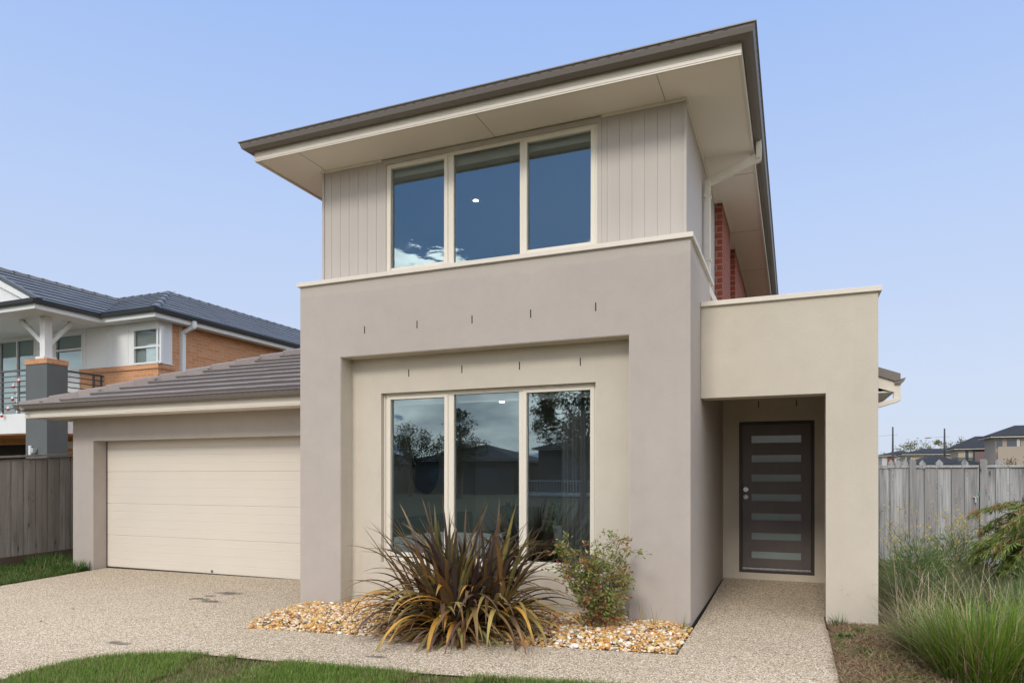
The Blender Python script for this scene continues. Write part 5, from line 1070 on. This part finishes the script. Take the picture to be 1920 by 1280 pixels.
# ------------------------------------------------------------------ sky, sun, camera
SUN_EL, SUN_AZ = radians(37), radians(-176)      # azimuth measured from +Y towards +X
w = bpy.data.worlds.new('World'); S.world = w; w.use_nodes = True; t = NT(w.node_tree)
sky = t.new('ShaderNodeTexSky', sky_type='NISHITA', sun_disc=False, sun_elevation=SUN_EL, sun_rotation=SUN_AZ, altitude=50, air_density=1.0, dust_density=1.0, ozone_density=1.8)
hsv = t.new('ShaderNodeHueSaturation', inp={'Color': sky.outputs[0], 'Saturation': 1.02, 'Value': .98})
tc = t.new('ShaderNodeTexCoord'); sp = t.new('ShaderNodeSeparateXYZ', inp={0: tc.outputs['Generated']})
mp = t.new('ShaderNodeMapping', inp={0: tc.outputs['Generated'], 'Scale': (1, 1, 2.6)})
n1 = t.noise(mp.outputs[0], 5.2, 9, .62, .2)
nf = t.noise(mp.outputs[0], 8.5, 9, .6, .3)
zc = t.math('SUBTRACT', sp.outputs[2], t.math('MULTIPLY', t.math('SUBTRACT', nf, .5), .34))
low = t.math('MULTIPLY', t.ramp(zc, [(.0, 1), (.280, 1), (.300, 0)]), t.ramp(t.math('MULTIPLY', sp.outputs[1], -1), [(.05, 0), (.35, 1)]))
cl = t.math('MULTIPLY', t.ramp(t.math('ADD', n1, t.math('MULTIPLY', t.ramp(sp.outputs[2], [(.08, 1), (.20, .40), (.34, .22)]), .22)), [(.575, 0), (.615, 1)]), t.math('MULTIPLY', low, 2.5, True))
sh = t.ramp(t.noise(mp.outputs[0], 7, 6), [(.35, 0), (.62, 1)])
cc = t.mix(sh, (5.0, 5.1, 5.3), (12.5, 12.0, 11.3))
cc = t.mix(1.0, cc, t.ramp(sp.outputs[2], [(0, .50), (.14, .58), (.26, 1)]), 'MULTIPLY')
front = t.ramp(sp.outputs[2], [(0, (.214, .238, .290)), (.12, (.212, .242, .305)), (.34, (.174, .221, .320)), (.56, (.126, .184, .320)), (1, (.08, .13, .26))])
front = t.mix(1.0, front, (10, 10, 10), 'MULTIPLY')
back = t.ramp(t.math('MULTIPLY', sp.outputs[1], -1), [(.0, 0), (.55, 1)])
front = t.mix(back, front, t.mix(1.0, front, (.50, .66, .80), 'MULTIPLY'))
skyc = t.mix(.96, hsv.outputs[0], front)
hi = t.math('MULTIPLY', t.ramp(sp.outputs[2], [(.62, 0), (.80, 1)]), t.ramp(n1, [(.36, 0), (.58, 1)]))  # bright clouds overhead, out of view, added to raise the ambient light
side = t.math('MULTIPLY', t.math('MULTIPLY', t.ramp(t.math('SUBTRACT', sp.outputs[0], t.math('MULTIPLY', sp.outputs[1], .6)), [(.72, 0), (.95, 1)]), t.ramp(n1, [(.36, 0), (.56, 1)])), t.ramp(sp.outputs[2], [(0, .8), (.5, 1)]))  # unseen bright clouds to the right, added to lift the right-facing walls
cl = t.math('MAXIMUM', cl, t.math('MAXIMUM', hi, side))
col = t.mix(cl, skyc, cc)
bg = t.new('ShaderNodeBackground', inp={'Color': col, 'Strength': .15}); o = t.new('ShaderNodeOutputWorld'); t.l.new(bg.outputs[0], o.inputs[0])
L = bpy.data.lights.new('sun', 'SUN'); L.energy = 1.05; L.angle = radians(16); L.color = (1, .92, .80); lo = bpy.data.objects.new('sun', L); COL.objects.link(lo)
sd = Vector((sin(SUN_AZ) * cos(SUN_EL), cos(SUN_AZ) * cos(SUN_EL), sin(SUN_EL))); lo.rotation_euler = sd.to_track_quat('Z', 'Y').to_euler()
c = bpy.data.cameras.new('camera'); c.sensor_width = 36; c.lens = 1289 / 1920 * 36; c.shift_y = (892 - 640) / 1920; c.clip_end = 2000; c.clip_start = .05
co = bpy.data.objects.new('camera', c); co.location = (0, 0, 1.443); co.rotation_euler = (radians(90), 0, radians(22.24)); COL.objects.link(co); S.camera = co
S.view_settings.view_transform = 'Standard'; S.view_settings.look = 'None'; S.view_settings.gamma = 1; S.view_settings.exposure = .93
S.render.engine = 'CYCLES'; S.cycles.max_bounces = 8; S.cycles.transparent_max_bounces = 12; S.cycles.caustics_reflective = False; S.cycles.caustics_refractive = False
